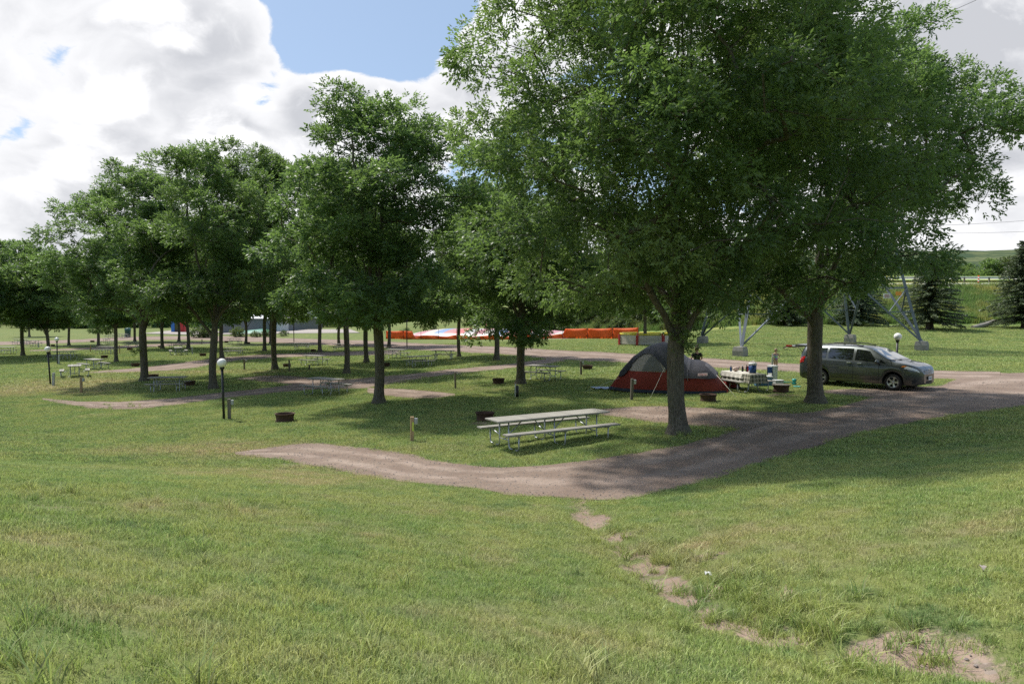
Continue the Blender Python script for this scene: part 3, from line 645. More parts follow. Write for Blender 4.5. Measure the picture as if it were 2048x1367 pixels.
def grow(seed, H, hb, Rr, rt, fork, ntip, ncomp, K, L, W, cl=(0.6, 0.95), limbs=4, low=3, dm=0.8, squash=(1, 1), shift=(0, 0), extra=(), peak=0.42, lean=(0, 0), lift=None, br=(1.0, 1.5), nsub=9):
    """one ash tree: trunk with forking limbs and twigs that reach leaf clumps spread through an uneven crown"""
    rng = np.random.RandomState(seed)
    lob = rng.rand(12) * 2 * PI; la = rng.rand(12) * 0.5 + 0.5
    def env(t, th):
        p = np.where(t > peak, 1 - ((t - peak) / (1 - peak)) ** 2, 1 - ((peak - t) / (peak + 0.22)) ** 2)
        p = np.clip(p, 0, 1) ** 0.62
        l = 0.88 + 0.16 * np.sin(3 * th + lob[0] + 4 * t) + 0.12 * np.sin(5 * th + lob[1] - 7 * t) + 0.10 * np.sin(2 * th + lob[2] + 9 * t)
        return p * l
    tips = []; tries = 0
    while len(tips) < ntip and tries < ntip * 60:
        tries += 1
        t = rng.rand(); th = rng.rand() * 2 * PI
        if rng.rand() > float(env(np.array(t), th)) + 0.15: continue
        r = Rr * float(env(np.array(t), th)) * rng.rand() ** 0.42
        f = r / Rr
        p = np.array([shift[0] * t ** .6 + r * math.cos(th) * squash[0], shift[1] * t ** .6 + r * math.sin(th) * squash[1], hb + (H - hb) * t - 0.45 * f * f * (1 - t)])
        if lift is not None:
            s_ = .91 * p[0] - .41 * p[1]; p[2] -= 0.5 * max(0, s_ - 1.6) * max(0, t - .3)
            zm = hb + lift[1] * min(4.5, max(0, .91 * p[0] - .41 * p[1] - lift[0])); p[2] = zm + (p[2] - hb) * (H - zm) / (H - hb)
        if tips and np.min(np.linalg.norm(np.array(tips) - p, axis=1)) < dm * (0.65 + 0.5 * rng.rand()): continue
        tips.append(p)
    tips += [np.array(e, float) for e in extra]
    boughs = tips; tips = list(boughs); tt_ = [None] * len(boughs); subs = []; sub_t = []
    for c_ in boughs:
        b_r = br[0] + (br[1] - br[0]) * rng.rand(); tb = np.clip(0.42 + 0.27 * rng.randn(), 0, 1); tw0 = rng.rand() * 6.28
        for q in range(nsub):
            u = rng.uniform(-0.35, 1.0); a_ = tw0 + q * 2.4 + rng.randn() * .3; h_ = math.sqrt(1 - u * u)
            subs.append(c_ + b_r * (0.75 + .4 * rng.rand()) * np.array([h_ * math.cos(a_), h_ * math.sin(a_), 0.74 * u])); sub_t.append(np.clip(tb + 0.10 * rng.randn(), 0, 1))
    tips = subs
    pos = []; par = []
    def add(p, q): pos.append(np.array(p, float)); par.append(q); return len(pos) - 1
    prev = -1; z = -0.35; tr = []
    while z < fork:
        bend = 0.05 * math.sin(z * 0.9 + lob[3])
        prev = add((bend * min(1, max(0, z)) + lean[0] * max(0, z) / fork, 0.05 * math.cos(z * .7 + lob[4]) * min(1, max(0, z)) + lean[1] * max(0, z) / fork, z), prev); tr.append(prev); z += 0.32
    def limb(start, end, up, step=0.45):
        a = pos[start]; b = np.array(end); m = a * 0.5 + b * 0.5 + np.array([0, 0, up]) + rng.randn(3) * 0.12
        n = max(3, int(np.linalg.norm(b - a) / step)); q = start
        for i in range(1, n + 1):
            f = i / n; p = a * (1 - f) ** 2 + m * 2 * f * (1 - f) + b * f * f + rng.randn(3) * 0.035; q = add(p, q)
        return q
    ph = rng.rand() * 2 * PI
    for i in range(limbs):
        th = ph + 2 * PI * i / limbs + rng.randn() * 0.25
        hh = hb + (H - hb) * (0.72 + 0.2 * rng.rand()); rr = Rr * (0.28 + 0.22 * rng.rand())
        if i == 0: rr *= 0.25; hh = hb + (H - hb) * 0.92
        limb(tr[-1 - rng.randint(0, 3)], (shift[0] * .8 + rr * math.cos(th), shift[1] * .8 + rr * math.sin(th), hh), -0.08 * Rr if i else 0)
    for i in range(low):
        th = ph + 2 * PI * (i + 0.5) / max(1, low) + rng.randn() * 0.3
        k = min(len(tr) - 1, int(len(tr) * (0.62 + 0.36 * rng.rand())))
        limb(tr[k], (Rr * .62 * math.cos(th), Rr * .62 * math.sin(th), max(hb, pos[tr[k]][2]) + (H - hb) * (0.18 + .12 * rng.rand())), 0.25)
    order = sorted(range(len(tips)), key=lambda i: np.linalg.norm(tips[i] - np.array([0, 0, fork])))
    ends = []
    for i in order:
        t = tips[i]; Pn = np.array(pos); dv = t - Pn; dist = np.linalg.norm(dv, axis=1)
        cost = dist * (1 + 0.9 * np.clip((Pn[:, 2] - t[2]) / (dist + .1) + 0.15, 0, 2)) + np.where(Pn[:, 2] < hb * 0.8, 3.0, 0)
        j = int(np.argmin(cost)); n = max(1, int(dist[j] / 0.5)); q = j; a = Pn[j]
        for s in range(1, n + 1):
            f = s / n; p = a * (1 - f) + t * f + np.array([0, 0, 0.10 * dist[j] * math.sin(PI * f)]) + (rng.randn(3) * 0.03 if s < n else 0); q = add(p, q)
        ends.append(q)
    cnt = np.zeros(len(pos)); 
    for q in ends:
        cnt[q] += 1
    par_a = np.array(par)
    for i in range(len(pos) - 1, -1, -1):
        if par_a[i] >= 0: cnt[par_a[i]] += max(cnt[i], 0.25)
    base = cnt[0]; rad = rt * (np.maximum(cnt, 0.4) / base) ** 0.52
    zz = np.array(pos)[:, 2]; isT = np.zeros(len(pos), bool); isT[tr] = True
    rad = np.where(isT, np.maximum(rad, rt * (1 - 0.28 * np.clip(zz / fork, 0, 1))), rad); rad = np.maximum(rad, 0.007)
    T = np.array(tips); cr = cl[0] + (cl[1] - cl[0]) * rng.rand(len(T))
    wood = wood_mesh('ash_wood', pos, par, rad); wood.materials.append(M['bark'])
    leaves = leaf_mesh('ash_leaves', T, cr, ncomp, K, L, W, rng, np.array([0, 0, hb + (H - hb) * 0.25]), tints=sub_t)
    leaves.materials.append(M['leaf']); return wood, leaves
def plant_tree(meshes, loc, rz, s, label, group=None, name='ash_tree', cat='tree'):
    o = empty(name, loc, rz); q_ = random.Random(int(abs(loc[0]) * 131)); o.rotation_euler = (R(q_.uniform(-1.6, 1.6)), R(q_.uniform(-1.6, 1.6)), rz); o.scale = (s, s, s) if not isinstance(s, tuple) else s
    link('trunk', meshes[0], o); link('crown', meshes[1], o)
    return tag(o, label, cat, group)
treeA = grow(3, 14.4, 4.2, 5.75, 0.235, 3.7, 90, 52, 6, 0.115, 0.056, cl=(0.42, 0.66), limbs=5, low=4, dm=1.5, br=(1.0, 1.5), nsub=9)
treeB = grow(8, 13.2, 3.5, 5.5, 0.26, 4.2, 64, 50, 6, 0.125, 0.060, cl=(0.42, 0.68), limbs=5, low=4, dm=1.7, shift=(1.3, 0), peak=0.5, lift=(1.2, 0.8), br=(1.0, 1.55), nsub=9)
mids = [grow(21, 13.2, 3.6, 3.8, 0.19, 4.4, 50, 44, 6, 0.14, 0.068, cl=(0.36, 0.58), limbs=4, low=4, dm=1.22, peak=0.38, br=(.8, 1.2), nsub=8),
        grow(34, 13.0, 4.5, 3.9, 0.19, 4.0, 50, 44, 6, 0.14, 0.068, cl=(0.36, 0.58), limbs=5, low=3, dm=1.22, peak=0.45, br=(.8, 1.25), nsub=8),
        grow(47, 13.3, 2.6, 3.8, 0.20, 4.8, 53, 44, 6, 0.14, 0.068, cl=(0.36, 0.58), limbs=4, low=5, dm=1.22, peak=0.33, br=(.8, 1.2), nsub=8),
        grow(58, 14.2, 3.8, 3.3, 0.17, 5.2, 48, 42, 6, 0.14, 0.068, cl=(0.36, 0.58), limbs=3, low=5, dm=1.15, peak=0.30, br=(.75, 1.1), nsub=8)]
fars = [grow(61, 10.8, 3.7, 3.3, 0.16, 3.6, 42, 32, 5, 0.22, 0.11, cl=(0.4, 0.66), limbs=4, low=3, dm=1.08, br=(.75, 1.15), nsub=6),
        grow(73, 10.3, 3.5, 3.4, 0.16, 3.2, 42, 32, 5, 0.22, 0.11, cl=(0.4, 0.66), limbs=5, low=3, dm=1.08, peak=0.5, br=(.75, 1.15), nsub=6)]
tA = plant_tree(treeA, at(1357, 867), 0.4, 1.0, 'tallest ash tree with the thick trunk right beside the long picnic table')
plant_tree(treeB, at(1631, 805), 0.0, 1.0, 'wide leafy ash tree standing in front of the minivan')
def T(px, py, meshes, rz, s, label): return plant_tree(meshes, at(px, py), rz, s, label, 'shade trees of the campground')
T(1041, 768, mids[2], 2.0, (1.0, 1.0, 1.0), 'ash tree with drooping low branches beside a picnic table left of the tent')
T(758, 806, mids[0], 0.7, (1.03, 1.03, .95), 'straight slender ash tree at the end of the dirt parking patch, centre left')
T(427, 777, mids[1], 1.2, (1, 1, .96), 'ash tree just behind the globe lamp on the loop road')
tL = T(289, 762, mids[1], 5.6, (1.1, 1.1, 0.95), 'ash tree with a green leaf tuft on its bark, left of the lamp tree')
T(550, 739, mids[3], 3.4, (1.1, 1.1, 1.06), 'ash tree by the fire ring behind the dirt parking spur')
T(693, 747, mids[1], 4.4, (0.9, 0.9, 1.0), 'ash tree close behind the front slender tree on the loop road edge')
T(733, 725, fars[0], 0.3, 1.1, 'thin ash tree partly hidden between two larger trunks near the loop road')
T(233, 723, mids[3], 5.4, (.85, .85, .8), 'ash tree behind the picnic table and fire ring on the left loop')
T(46, 711, fars[0], 0.5, 1.02, 'dark round ash tree at the far left picnic site')
T(98, 715, fars[1], 1.9, 0.92, 'bushy ash tree right behind the second globe lamp at left')
T(138, 690, fars[0], 2.6, 0.9, 'small ash tree on the far left lawn right of the lamp pair')
T(197, 693, fars[1], 4.0, 1.05, 'leaning ash tree in the back row left of centre')
T(59, 673, fars[1], 5.0, 1.0, 'ash tree farthest back at the left edge of the campground')
T(270, 683, fars[0], 3.1, 1.05, 'ash tree in the back row beside the pale concrete pad')
T(325, 697, fars[1], 0.9, 1.1, 'crooked ash tree with a fire ring at its foot in the middle rows')
T(358, 683, fars[0], 4.6, 1.1, 'ash tree standing before the red machine near the concrete pad')
T(377, 698, fars[1], 2.4, 1.12, 'ash tree beside the two picnic tables of the middle rows')
T(444, 716, fars[0], 1.5, 1.05, 'thin ash tree right of the lamp tree, in front of a picnic table')
T(492, 687, fars[1], 3.7, 1.1, 'ash tree in front of the grey corrugated shed wall')
T(529, 702, fars[0], 5.9, 1.15, 'ash tree left of the white shed, in the middle row')
T(542, 687, fars[1], 0.2, 1.15, 'forked ash tree close to the white end of the shed')
T(640, 704, fars[0], 2.2, 1.15, 'ash tree with a low leafy branch beside a picnic table right of the shed')
T(678, 690, fars[1], 5.3, 1.1, 'ash tree in the back row between shed and jumping pillow')
T(778, 694, fars[0], 3.9, 1.15, 'ash tree before the left end of the orange fence')
T(918, 713, mids[3], 2.9, (.85, .85, .85), 'ash tree standing in front of the jumping pillow')
T(993, 720, fars[0], 4.9, 1.2, 'ash tree in the back row just left of the drooping tree')
T(1291, 690, mids[0], 2.2, (.9, .9, .85), 'ash tree by the ball pit behind the tent')
T(-60, 720, fars[1], 3.3, 1.05, 'ash tree cut off by the left edge of the picture')

def sprouts(tree, rz, pts, cr, ncomp, L, seed):
    C = np.array([[math.cos(-rz) * x - math.sin(-rz) * y, math.sin(-rz) * x + math.cos(-rz) * y, z] for x, y, z in pts]); rng = np.random.RandomState(seed)
    lm = leaf_mesh('sprouts', C, np.full(len(C), cr), ncomp, 6, L, L * .45, rng, np.array([0, 0, 1.5]), tints=np.full(len(C), .92)); lm.materials.append(M['leaf']); link('sprouts', lm, tree)
sprouts(tA, .4, [(.22, -.18, 2.25), (.1, -.28, 2.6), (-.05, -.3, 3.0), (.25, -.2, 2.95), (.15, -.3, 3.4), (-.2, -.2, 3.5), (.05, -.3, 3.9), (.3, -.3, 4.2)], .26, 24, .11, 5)
sprouts(tL, 5.6, [(-.22, -.18, 1.85)], .13, 26, .11, 6)

# spruces
def make_spruce(seed, H, Rr, trunks=((0, 0),)):
    rng = np.random.RandomState(seed); P = []; Dn = []; T_ = []; pos = []; par = []; rad = []
    for (tx, ty) in trunks:
        prev = -1; n = 14
        for i in range(n + 1):
            z = -0.3 + (H * 0.96 + 0.3) * i / n; pos.append((tx * (1 - i / n * .8), ty, z)); par.append(prev); rad.append(0.20 * (1 - i / n) + 0.015); prev = len(pos) - 1
    z = 1.15; wh = 0
    while z < H * 0.98:
        f = (z - 1.15) / (H - 1.15); Lb = Rr * (1 - f) ** 0.85 * (0.85 + 0.3 * rng.rand()) + 0.12; nb = max(5, int(13 - 6 * f)); a0 = rng.rand() * 6.28
        for k in range(nb):
            th = a0 + 2 * PI * k / nb + rng.randn() * .15; lb = Lb * (0.72 + 0.4 * rng.rand()); up = 0.25 * (f - 0.35); zz = z + rng.randn() * 0.08
            ns = max(4, int(lb / 0.16)); q0 = -1
            for s in range(ns + 1):
                t = s / ns; r = lb * t; p = np.array([math.cos(th) * r, math.sin(th) * r, zz + up * r - 0.22 * r * t + 0.12 * r * t * t])
                if s in (0, ns): pos.append(tuple(p)); par.append(-1 if s == 0 else len(pos) - 2); rad.append(0.022 if s == 0 else 0.008)
                wid = 0.42 * (1 - t * 0.75) * min(1, lb) + 0.08
                for q in range(7):
                    sd = rng.uniform(-1, 1); off = np.array([-math.sin(th), math.cos(th), 0]) * sd * wid * .7
                    P.append(p + off + np.array([0, 0, -0.10 * abs(sd) + rng.randn() * .05])); Dn.append(np.array([math.cos(th + sd * .9), math.sin(th + sd * .9), -0.25 + rng.randn() * .25])); T_.append(0.25 + 0.5 * t + rng.randn() * .15)
        z += 0.26 + 0.12 * (1 - f)
    P = np.array(P); Dn = norm(np.array(Dn)); m = len(P); wv_ = norm(np.cross(Dn, np.array([0, 0, 1.0]) + rng.randn(m, 3) * .6)); l = 0.26 * (0.6 + 0.8 * rng.rand(m, 1)); ww = 0.05
    V = np.stack([P - Dn * l * .2, P + Dn * l * .4 - wv_ * ww, P + Dn * l, P + Dn * l * .4 + wv_ * ww], 1).reshape(-1, 3)
    lm = fast_mesh('spruce_needles', V, np.arange(m * 4).reshape(m, 4), False, {'tint': np.repeat(np.clip(T_, 0, 1), 4)}); lm.materials.append(M['needle'])
    wm = wood_mesh('spruce_wood', pos, par, rad); wm.materials.append(M['spruce_bark']); return wm, lm
spA = make_spruce(5, 9.2, 4.2, ((0.3, 0), (-0.3, 0.1))); spB = make_spruce(9, 10.5, 4.3)
p = at(1860, 659); plant_tree(spA, p, 0.5, p.y / 82 * 1.02, 'dark spruce with twin trunks behind the pylon leg', 'spruces along the embankment', 'spruce_tree')
p = at(2046, 656); plant_tree(spB, p, 2.1, p.y / 82 * 1.02, 'tall dark spruce cut by the right edge of the picture', 'spruces along the embankment', 'spruce_tree')
p = at(1715, 652); plant_tree(spB, p, 4.0, p.y / 82 * .82, 'dark spruce half hidden behind the leafy tree by the minivan', 'spruces along the embankment', 'spruce_tree')
p = at(1575, 652); plant_tree(spA, p, 1.0, p.y / 82 * .8, 'dark spruce seen under the crowns between pylon legs', 'spruces along the embankment', 'spruce_tree')

# far wood and undergrowth (uncountable masses)
def clump_proto(name, seed, m, H, Rr, n, ncomp, L):
    rng = np.random.RandomState(seed); th = rng.rand(n) * 6.283; t = rng.rand(n); r = Rr * np.sqrt(np.clip(1 - (2 * t - 0.9) ** 2 / 1.3, 0.02, 1)) * rng.rand(n) ** .4
    C = np.column_stack([r * np.cos(th), r * np.sin(th), H * (0.06 + 0.94 * t)])
    lm = leaf_mesh(name, C, np.full(n, Rr * .3), ncomp, 3, L, L * .5, rng, np.array([0, 0, H * .3]), L * 1.2); lm.materials.append(m); return bpy.data.objects.new(name, lm)
wp = [clump_proto('wood_crown%d' % k, 200 + k, M['shrub'] if k == 2 else M['leaf'], 9.0, 4.2, 60, 22, 0.7) for k in range(3)]
r_ = np.random.RandomState(15); xx = -260 + 900 * r_.rand(2600); yy = 190 + 420 * r_.rand(2600) ** 1.3
kp = (np.abs(xx) < yy * 1.0 + 20) & ((xx < 40) | (yy > 250)); xx, yy = xx[kp], yy[kp]
scatter('far_wood', 'belt of distant trees beyond the campground and the highway', np.column_stack([xx, yy, ground(xx, yy) - 0.5]), 0.6 + 0.7 * r_.rand(len(xx)), wp, 31, 'trees')
up_ = [clump_proto('bush%d' % k, 230 + k, M['shrub'], 1.5, 1.1, 26, 16, 0.26) for k in range(2)]
xx = np.concatenate([-4 + 30 * r_.rand(90), -60 + 60 * r_.rand(8), 20 + 90 * r_.rand(6)]); yy = toe(xx) + r_.rand(len(xx)) * np.concatenate([np.full(90, 7.0), np.full(8, 6.0), np.full(6, 2.0)])
scatter('undergrowth', 'rough green bushes along the foot of the embankment', np.column_stack([xx, yy, ground(xx, yy) - 0.1]), 0.5 + 0.9 * r_.rand(len(xx)), up_, 33, 'bushes')
# ---------------------------------------------------------------- object materials
def wood_mat(name, a, b_, axis=0):
    m, t, b = newmat(name); co = t.node('ShaderNodeTexCoord').outputs['Object']
    s = [30, 30, 30]; s[axis] = 1.6
    n = t.noise(t.vmath('MULTIPLY', co, tuple(s)), 1.0, 5, .65, .4); l = t.noise(co, 3.0, 4, .6)
    c = t.mix(t.step(n, .35, .68), a + (1,), b_ + (1,)); c = t.mix(t.math('MULTIPLY', t.step(l, .5, .75), .45), c, tuple(v * .5 for v in a) + (1,))
    oi = t.node('ShaderNodeObjectInfo').outputs['Random']; sc = t.node('ShaderNodeVectorMath', operation='SCALE'); t.l.new(c, sc.inputs[0]); t.l.new(t.remap(oi, 0, 1, .82, 1.15), sc.inputs['Scale'])
    t.l.new(sc.outputs[0], b.inputs['Base Color']); b.inputs['Roughness'].default_value = .8; b.inputs['Specular IOR Level'].default_value = .3
    bn = t.node('ShaderNodeBump'); bn.inputs['Strength'].default_value = .4; bn.inputs['Distance'].default_value = .004; t.l.new(n, bn.inputs['Height']); t.l.new(bn.outputs[0], b.inputs['Normal']); return m
M['plank'] = wood_mat('weathered_plank', (0.25, 0.235, 0.205), (0.37, 0.355, 0.315))
M['postnew'] = wood_mat('new_post_wood', (0.36, 0.24, 0.14), (0.46, 0.33, 0.20), 2); M['postold'] = wood_mat('old_post_wood', (0.13, 0.11, 0.09), (0.22, 0.20, 0.17), 2)
M['galv'] = mat('galvanised_pipe', (0.42, 0.44, 0.46), .45, .7, .15, 12)
M['steel'] = mat('painted_tower_steel', (0.13, 0.155, 0.185), .7, .0, .12, 1.2)
M['black'] = mat('black_pole_paint', (0.012, 0.012, 0.014), .45, 0, .2, 8)
M['globe'] = mat('opal_globe', (0.86, 0.85, 0.82), .25, 0, .03, 4)
M['rust'] = mat('rusty_iron', (0.075, 0.040, 0.026), .85, .2, .55, 14, .5, 60); M['ash'] = mat('charcoal_ash', (0.05, 0.047, 0.045), .95, 0, .4, 20, .6, 40)
M['greybox'] = mat('grey_outlet_box', (0.36, 0.38, 0.40), .5, .1, .1, 8); M['tagyellow'] = mat('yellow_green_tag', (0.50, 0.58, 0.10), .6, 0, .1, 10); M['pvc'] = mat('white_pvc', (0.68, 0.68, 0.66), .45, 0, .06)
M['concrete'] = mat('footing_concrete', (0.27, 0.255, 0.23), .9, 0, .16, 3, .5, 30)

# ---------------------------------------------------------------- globe lamps
def make_lamp():
    o = empty('globe_lamp')
    MB().tube([(0, 0, -.2), (0, 0, 1.86)], .045, 12).build('pole', M['black'], o)
    MB().lathe([(0.0, 1.84), (.075, 1.84), (.085, 1.88), (.085, 1.93), (.06, 1.95), (0.0, 1.95)], 16).build('collar', M['black'], o)
    MB().ball((0, 0, 2.07), .165, 24, 14).build('globe', M['globe'], o); return o
lamp0 = make_lamp()
for i, (px, py, tilt, lb) in enumerate(((448, 838, -1.0, 'globe lamp on a black pole, largest, before the loop road'), (101, 769, -2.6, 'leaning globe lamp on a black pole at left, beside a grey post'), (115, 728, 0.4, 'farther globe lamp on a black pole at left, before a picnic table'),
                                        (1790, 765, 2.0, 'globe lamp on a black pole rising behind the minivan'))):
    o = lamp0 if i == 0 else copy_tree(lamp0)
    o.location = at(px, py); o.rotation_euler = (0, R(tilt), 0); tag(o, lb, 'lamp', 'globe lamps of the campground')
def thin_pole(px, py, h, lb, m):
    o = empty('utility_pole', at(px, py)); MB().tube([(0, 0, -.2), (0, 0, h)], .06, 8).build('pole', m, o); MB().box((0, 0, h - .1), (.22, .16, .3)).build('box', M['greybox'], o); tag(o, lb, 'pole')
thin_pole(588, 684, 3.4, 'thin dark pole beside the road right of the shed', M['black']); thin_pole(814, 694, 4.2, 'thin dark pole in front of the left half of the orange fence', M['black']); thin_pole(1047, 719, 2.6, 'thin dark pole behind the drooping ash tree', M['postold'])

# ---------------------------------------------------------------- picnic tables
def pipe_frame(mb, x):
    r = .021
    for s in (-1, 1):
        mb.tube([(x, s * .24, .70), (x, s * .24, .14), (x, s * .265, .05), (x, s * .33, .012), (x, s * .42, .016)], r, 7)
        mb.tube([(x, s * .76, .405), (x, s * .76, .12), (x, s * .74, .04), (x, s * .68, .014), (x, s * .60, .018)], r, 7)
        mb.tube([(x, s * .24, .30), (x, s * .50, .36), (x, s * .76, .40)], r * .8, 6)
    mb.tube([(x, -.24, .22), (x, .24, .22)], r * .8, 6)
    mb.box((x, 0, .706), (.045, .62, .03)); mb.box((x, .71, .417), (.045, .26, .026)); mb.box((x, -.71, .417), (.045, .26, .026))
def make_table(name, L, frames, braces):
    o = empty(name); top = MB().box((0, 0, 0), (L, .142, .04), bev=.006).mesh('top_plank'); top.materials.append(M['plank'])
    for k in range(5): c = link('top_plank', top, o); c.location = (0, (k - 2) * .149, .742)
    se = MB().box((0, 0, 0), (L, .125, .04), bev=.006).mesh('bench_plank'); se.materials.append(M['plank'])
    for s in (-1, 1):
        for k in (-1, 1): c = link('bench_plank', se, o); c.location = (0, s * .71 + k * .066, .451)
    for x in frames:
        mb = MB(); pipe_frame(mb, x); mb.build('frame', M['galv'], o)
    for (x0, x1) in braces: MB().tube([(x0, 0, .70), (x1, 0, .22)], .016, 6).build('brace', M['galv'], o)
    return o
LT = make_table('long_picnic_table', 3.66, (-1.45, 0, 1.45), ((-.85, -1.43), (-.55, -.02), (.55, .02), (.85, 1.43)))
a = at(985, 838, .76); b = at(1180, 817, .76); c = (a + b) / 2
e1 = at(1005, 885); 
def top_pt(px, py, h): # point at height h above the ground under a pixel
    return at(px, py, h)
pl, pr = top_pt(1000, 841, .76), top_pt(1190, 817, .76)
c = (pl + pr) / 2; ang = math.atan2(pr.y - pl.y, pr.x - pl.x)
LT.location = (c.x, c.y, gz(c.x, c.y)); LT.rotation_euler = (0, 0, ang); tag(LT, 'long weathered plank picnic table on galvanised legs on the grass in front', 'table', 'picnic tables')
T6 = make_table('picnic_table', 1.83, (-.62, .62), ((-.12, -.60), (.12, .60)))
TABLES = [(652, 788, -33, 'picnic table nearest the middle tree, half on the dirt patch left of centre'), (1086, 759, -38, 'picnic table right beside the drooping tree, left of the tent'),
 (337, 782, 10, 'picnic table near the left globe-lamp road, fire ring touching its right end'), (150, 753, -58, 'picnic table with end facing us beside the leaning globe lamp'), (188, 738, -38, 'picnic table just behind the leaning-lamp table at left'),
 (131, 719, 4, 'picnic table behind the farther left globe lamp'), (12, 708, 3, 'picnic table cut by the left edge'), (42, 689, 2, 'picnic table behind the dark round tree, left one of a close pair'), (66, 692, -8, 'picnic table right of the dark round tree, beside a grey post'),
 (213, 707, -3, 'picnic table seen left of the ash trunk behind the left loop'), (213, 688, -50, 'picnic table with benches end-on in the back rows at left'), (223, 676, 0, 'pale picnic table far back, left of the green bin'), (247, 676, -20, 'pale picnic table far back right next to the green bin'),
 (266, 695, 8, 'picnic table in the back row just left of the tree with the leaf tuft'), (357, 709, -60, 'picnic table with end facing us right of the tree with the leaf tuft'), (356, 697, -2, 'picnic table right behind the end-on table in the middle rows'),
 (467, 710, 2, 'picnic table right of the thin tree behind the large globe lamp'), (470, 688, 2, 'picnic table on the back lawn in front of the grey shed'), (604, 699, 3, 'picnic table right of the shed, beside a low leafy branch'), (629, 730, -30, 'picnic table in the middle between two ash trunks, fire ring on its left'),
 (683, 701, -5, 'picnic table mostly hidden behind an ash trunk in the back row'), (793, 716, -28, 'picnic table behind and left of the slanting table before the pillow'), (838, 733, 32, 'picnic table set slanting to the right before the loop road bend'), (887, 719, -2, 'picnic table broadside on before the jumping pillow')]
for i, (px, py, a_, lb) in enumerate(TABLES):
    o = T6 if i == 0 else copy_tree(T6); o.location = at(px, py); o.rotation_euler = (0, 0, R(a_)); tag(o, lb, 'table', 'picnic tables')

# ---------------------------------------------------------------- fire rings
def make_ring():
    o = empty('fire_ring')
    MB().lathe([(.30, -.03), (.315, .0), (.285, .06), (.285, .15), (.305, .2), (.315, .255), (.335, .262), (.335, .272), (.30, .275), (.287, .25), (.265, .15), (.265, -.03)], 26).build('ring', M['rust'], o)
    mb = MB(); P2 = []
    rr = random.Random(4)
    for i in range(5): P2.append([(.27 * i / 4 * math.cos(k * PI / 8), .27 * i / 4 * math.sin(k * PI / 8), .06 + .04 * rr.random() * (1 - i / 5)) for k in range(16)])
    mb.grid(P2, True, True); mb.build('ash_bed', M['ash'], o); return o
R0 = make_ring()
RINGS = [(570, 842, 1.05, 'rusty fire ring on the grass right of the large globe lamp'), (970, 840, 1.0, 'rusty fire ring at the left end of the long picnic table'), (1416, 802, 1.0, 'fire ring in front of the tent, right of the thickest trunk'), (997, 767, 1.0, 'fire ring left of the drooping ash tree'),
 (1175, 739, 1.0, 'fire ring beside a wooden post left of the tent'), (307, 757, 1.0, 'fire ring against the ash trunk with the leaf tuft'), (379, 771, 1.0, 'fire ring at the right end of the left loop picnic table'),
 (574, 734, .95, 'fire ring behind a wooden post, left of the middle picnic table'), (271, 733, 1.0, 'fire ring left of the tree with the leaf tuft, by the inner road'), (209, 716, 1.0, 'fire ring left of the ash trunk on the left loop'), (260, 700, 1.0, 'fire ring beside the back-row picnic table at left'),
 (406, 712, 1.0, 'fire ring on the lawn left of the lamp tree'), (772, 733, 1.0, 'fire ring just right of the slender middle trunk'), (627, 703, .9, 'fire ring under the low leafy branch right of the shed'), (185, 684, .9, 'fire ring far back at left between tables'), (453, 685, .9, 'fire ring at the left end of the table before the shed'), (321, 695, .9, 'fire ring at the foot of the crooked tree'),
 (497, 687, .8, 'fire ring at the trunk before the grey shed wall'), (106, 692, .8, 'fire ring right of the bushy tree behind the lamps')]
for i, (px, py, s, lb) in enumerate(RINGS):
    o = R0 if i == 0 else copy_tree(R0); o.location = at(px, py); o.scale = (s, s, s); o.rotation_euler = (0, 0, i * 1.3); tag(o, lb, 'fire ring', 'fire rings')
RL = copy_tree(R0); RL.location = at(1562, 783); RL.rotation_euler = (0, 0, 1); tag(RL, 'covered fire ring between picnic table and minivan tree', 'fire ring', 'fire rings')
MB().lathe([(0, .30), (.34, .292), (.355, .28), (.34, .276), (0, .276)], 24).build('lid', mat('lid_iron', (.16, .14, .11), .8, .1, .3, 9), RL)

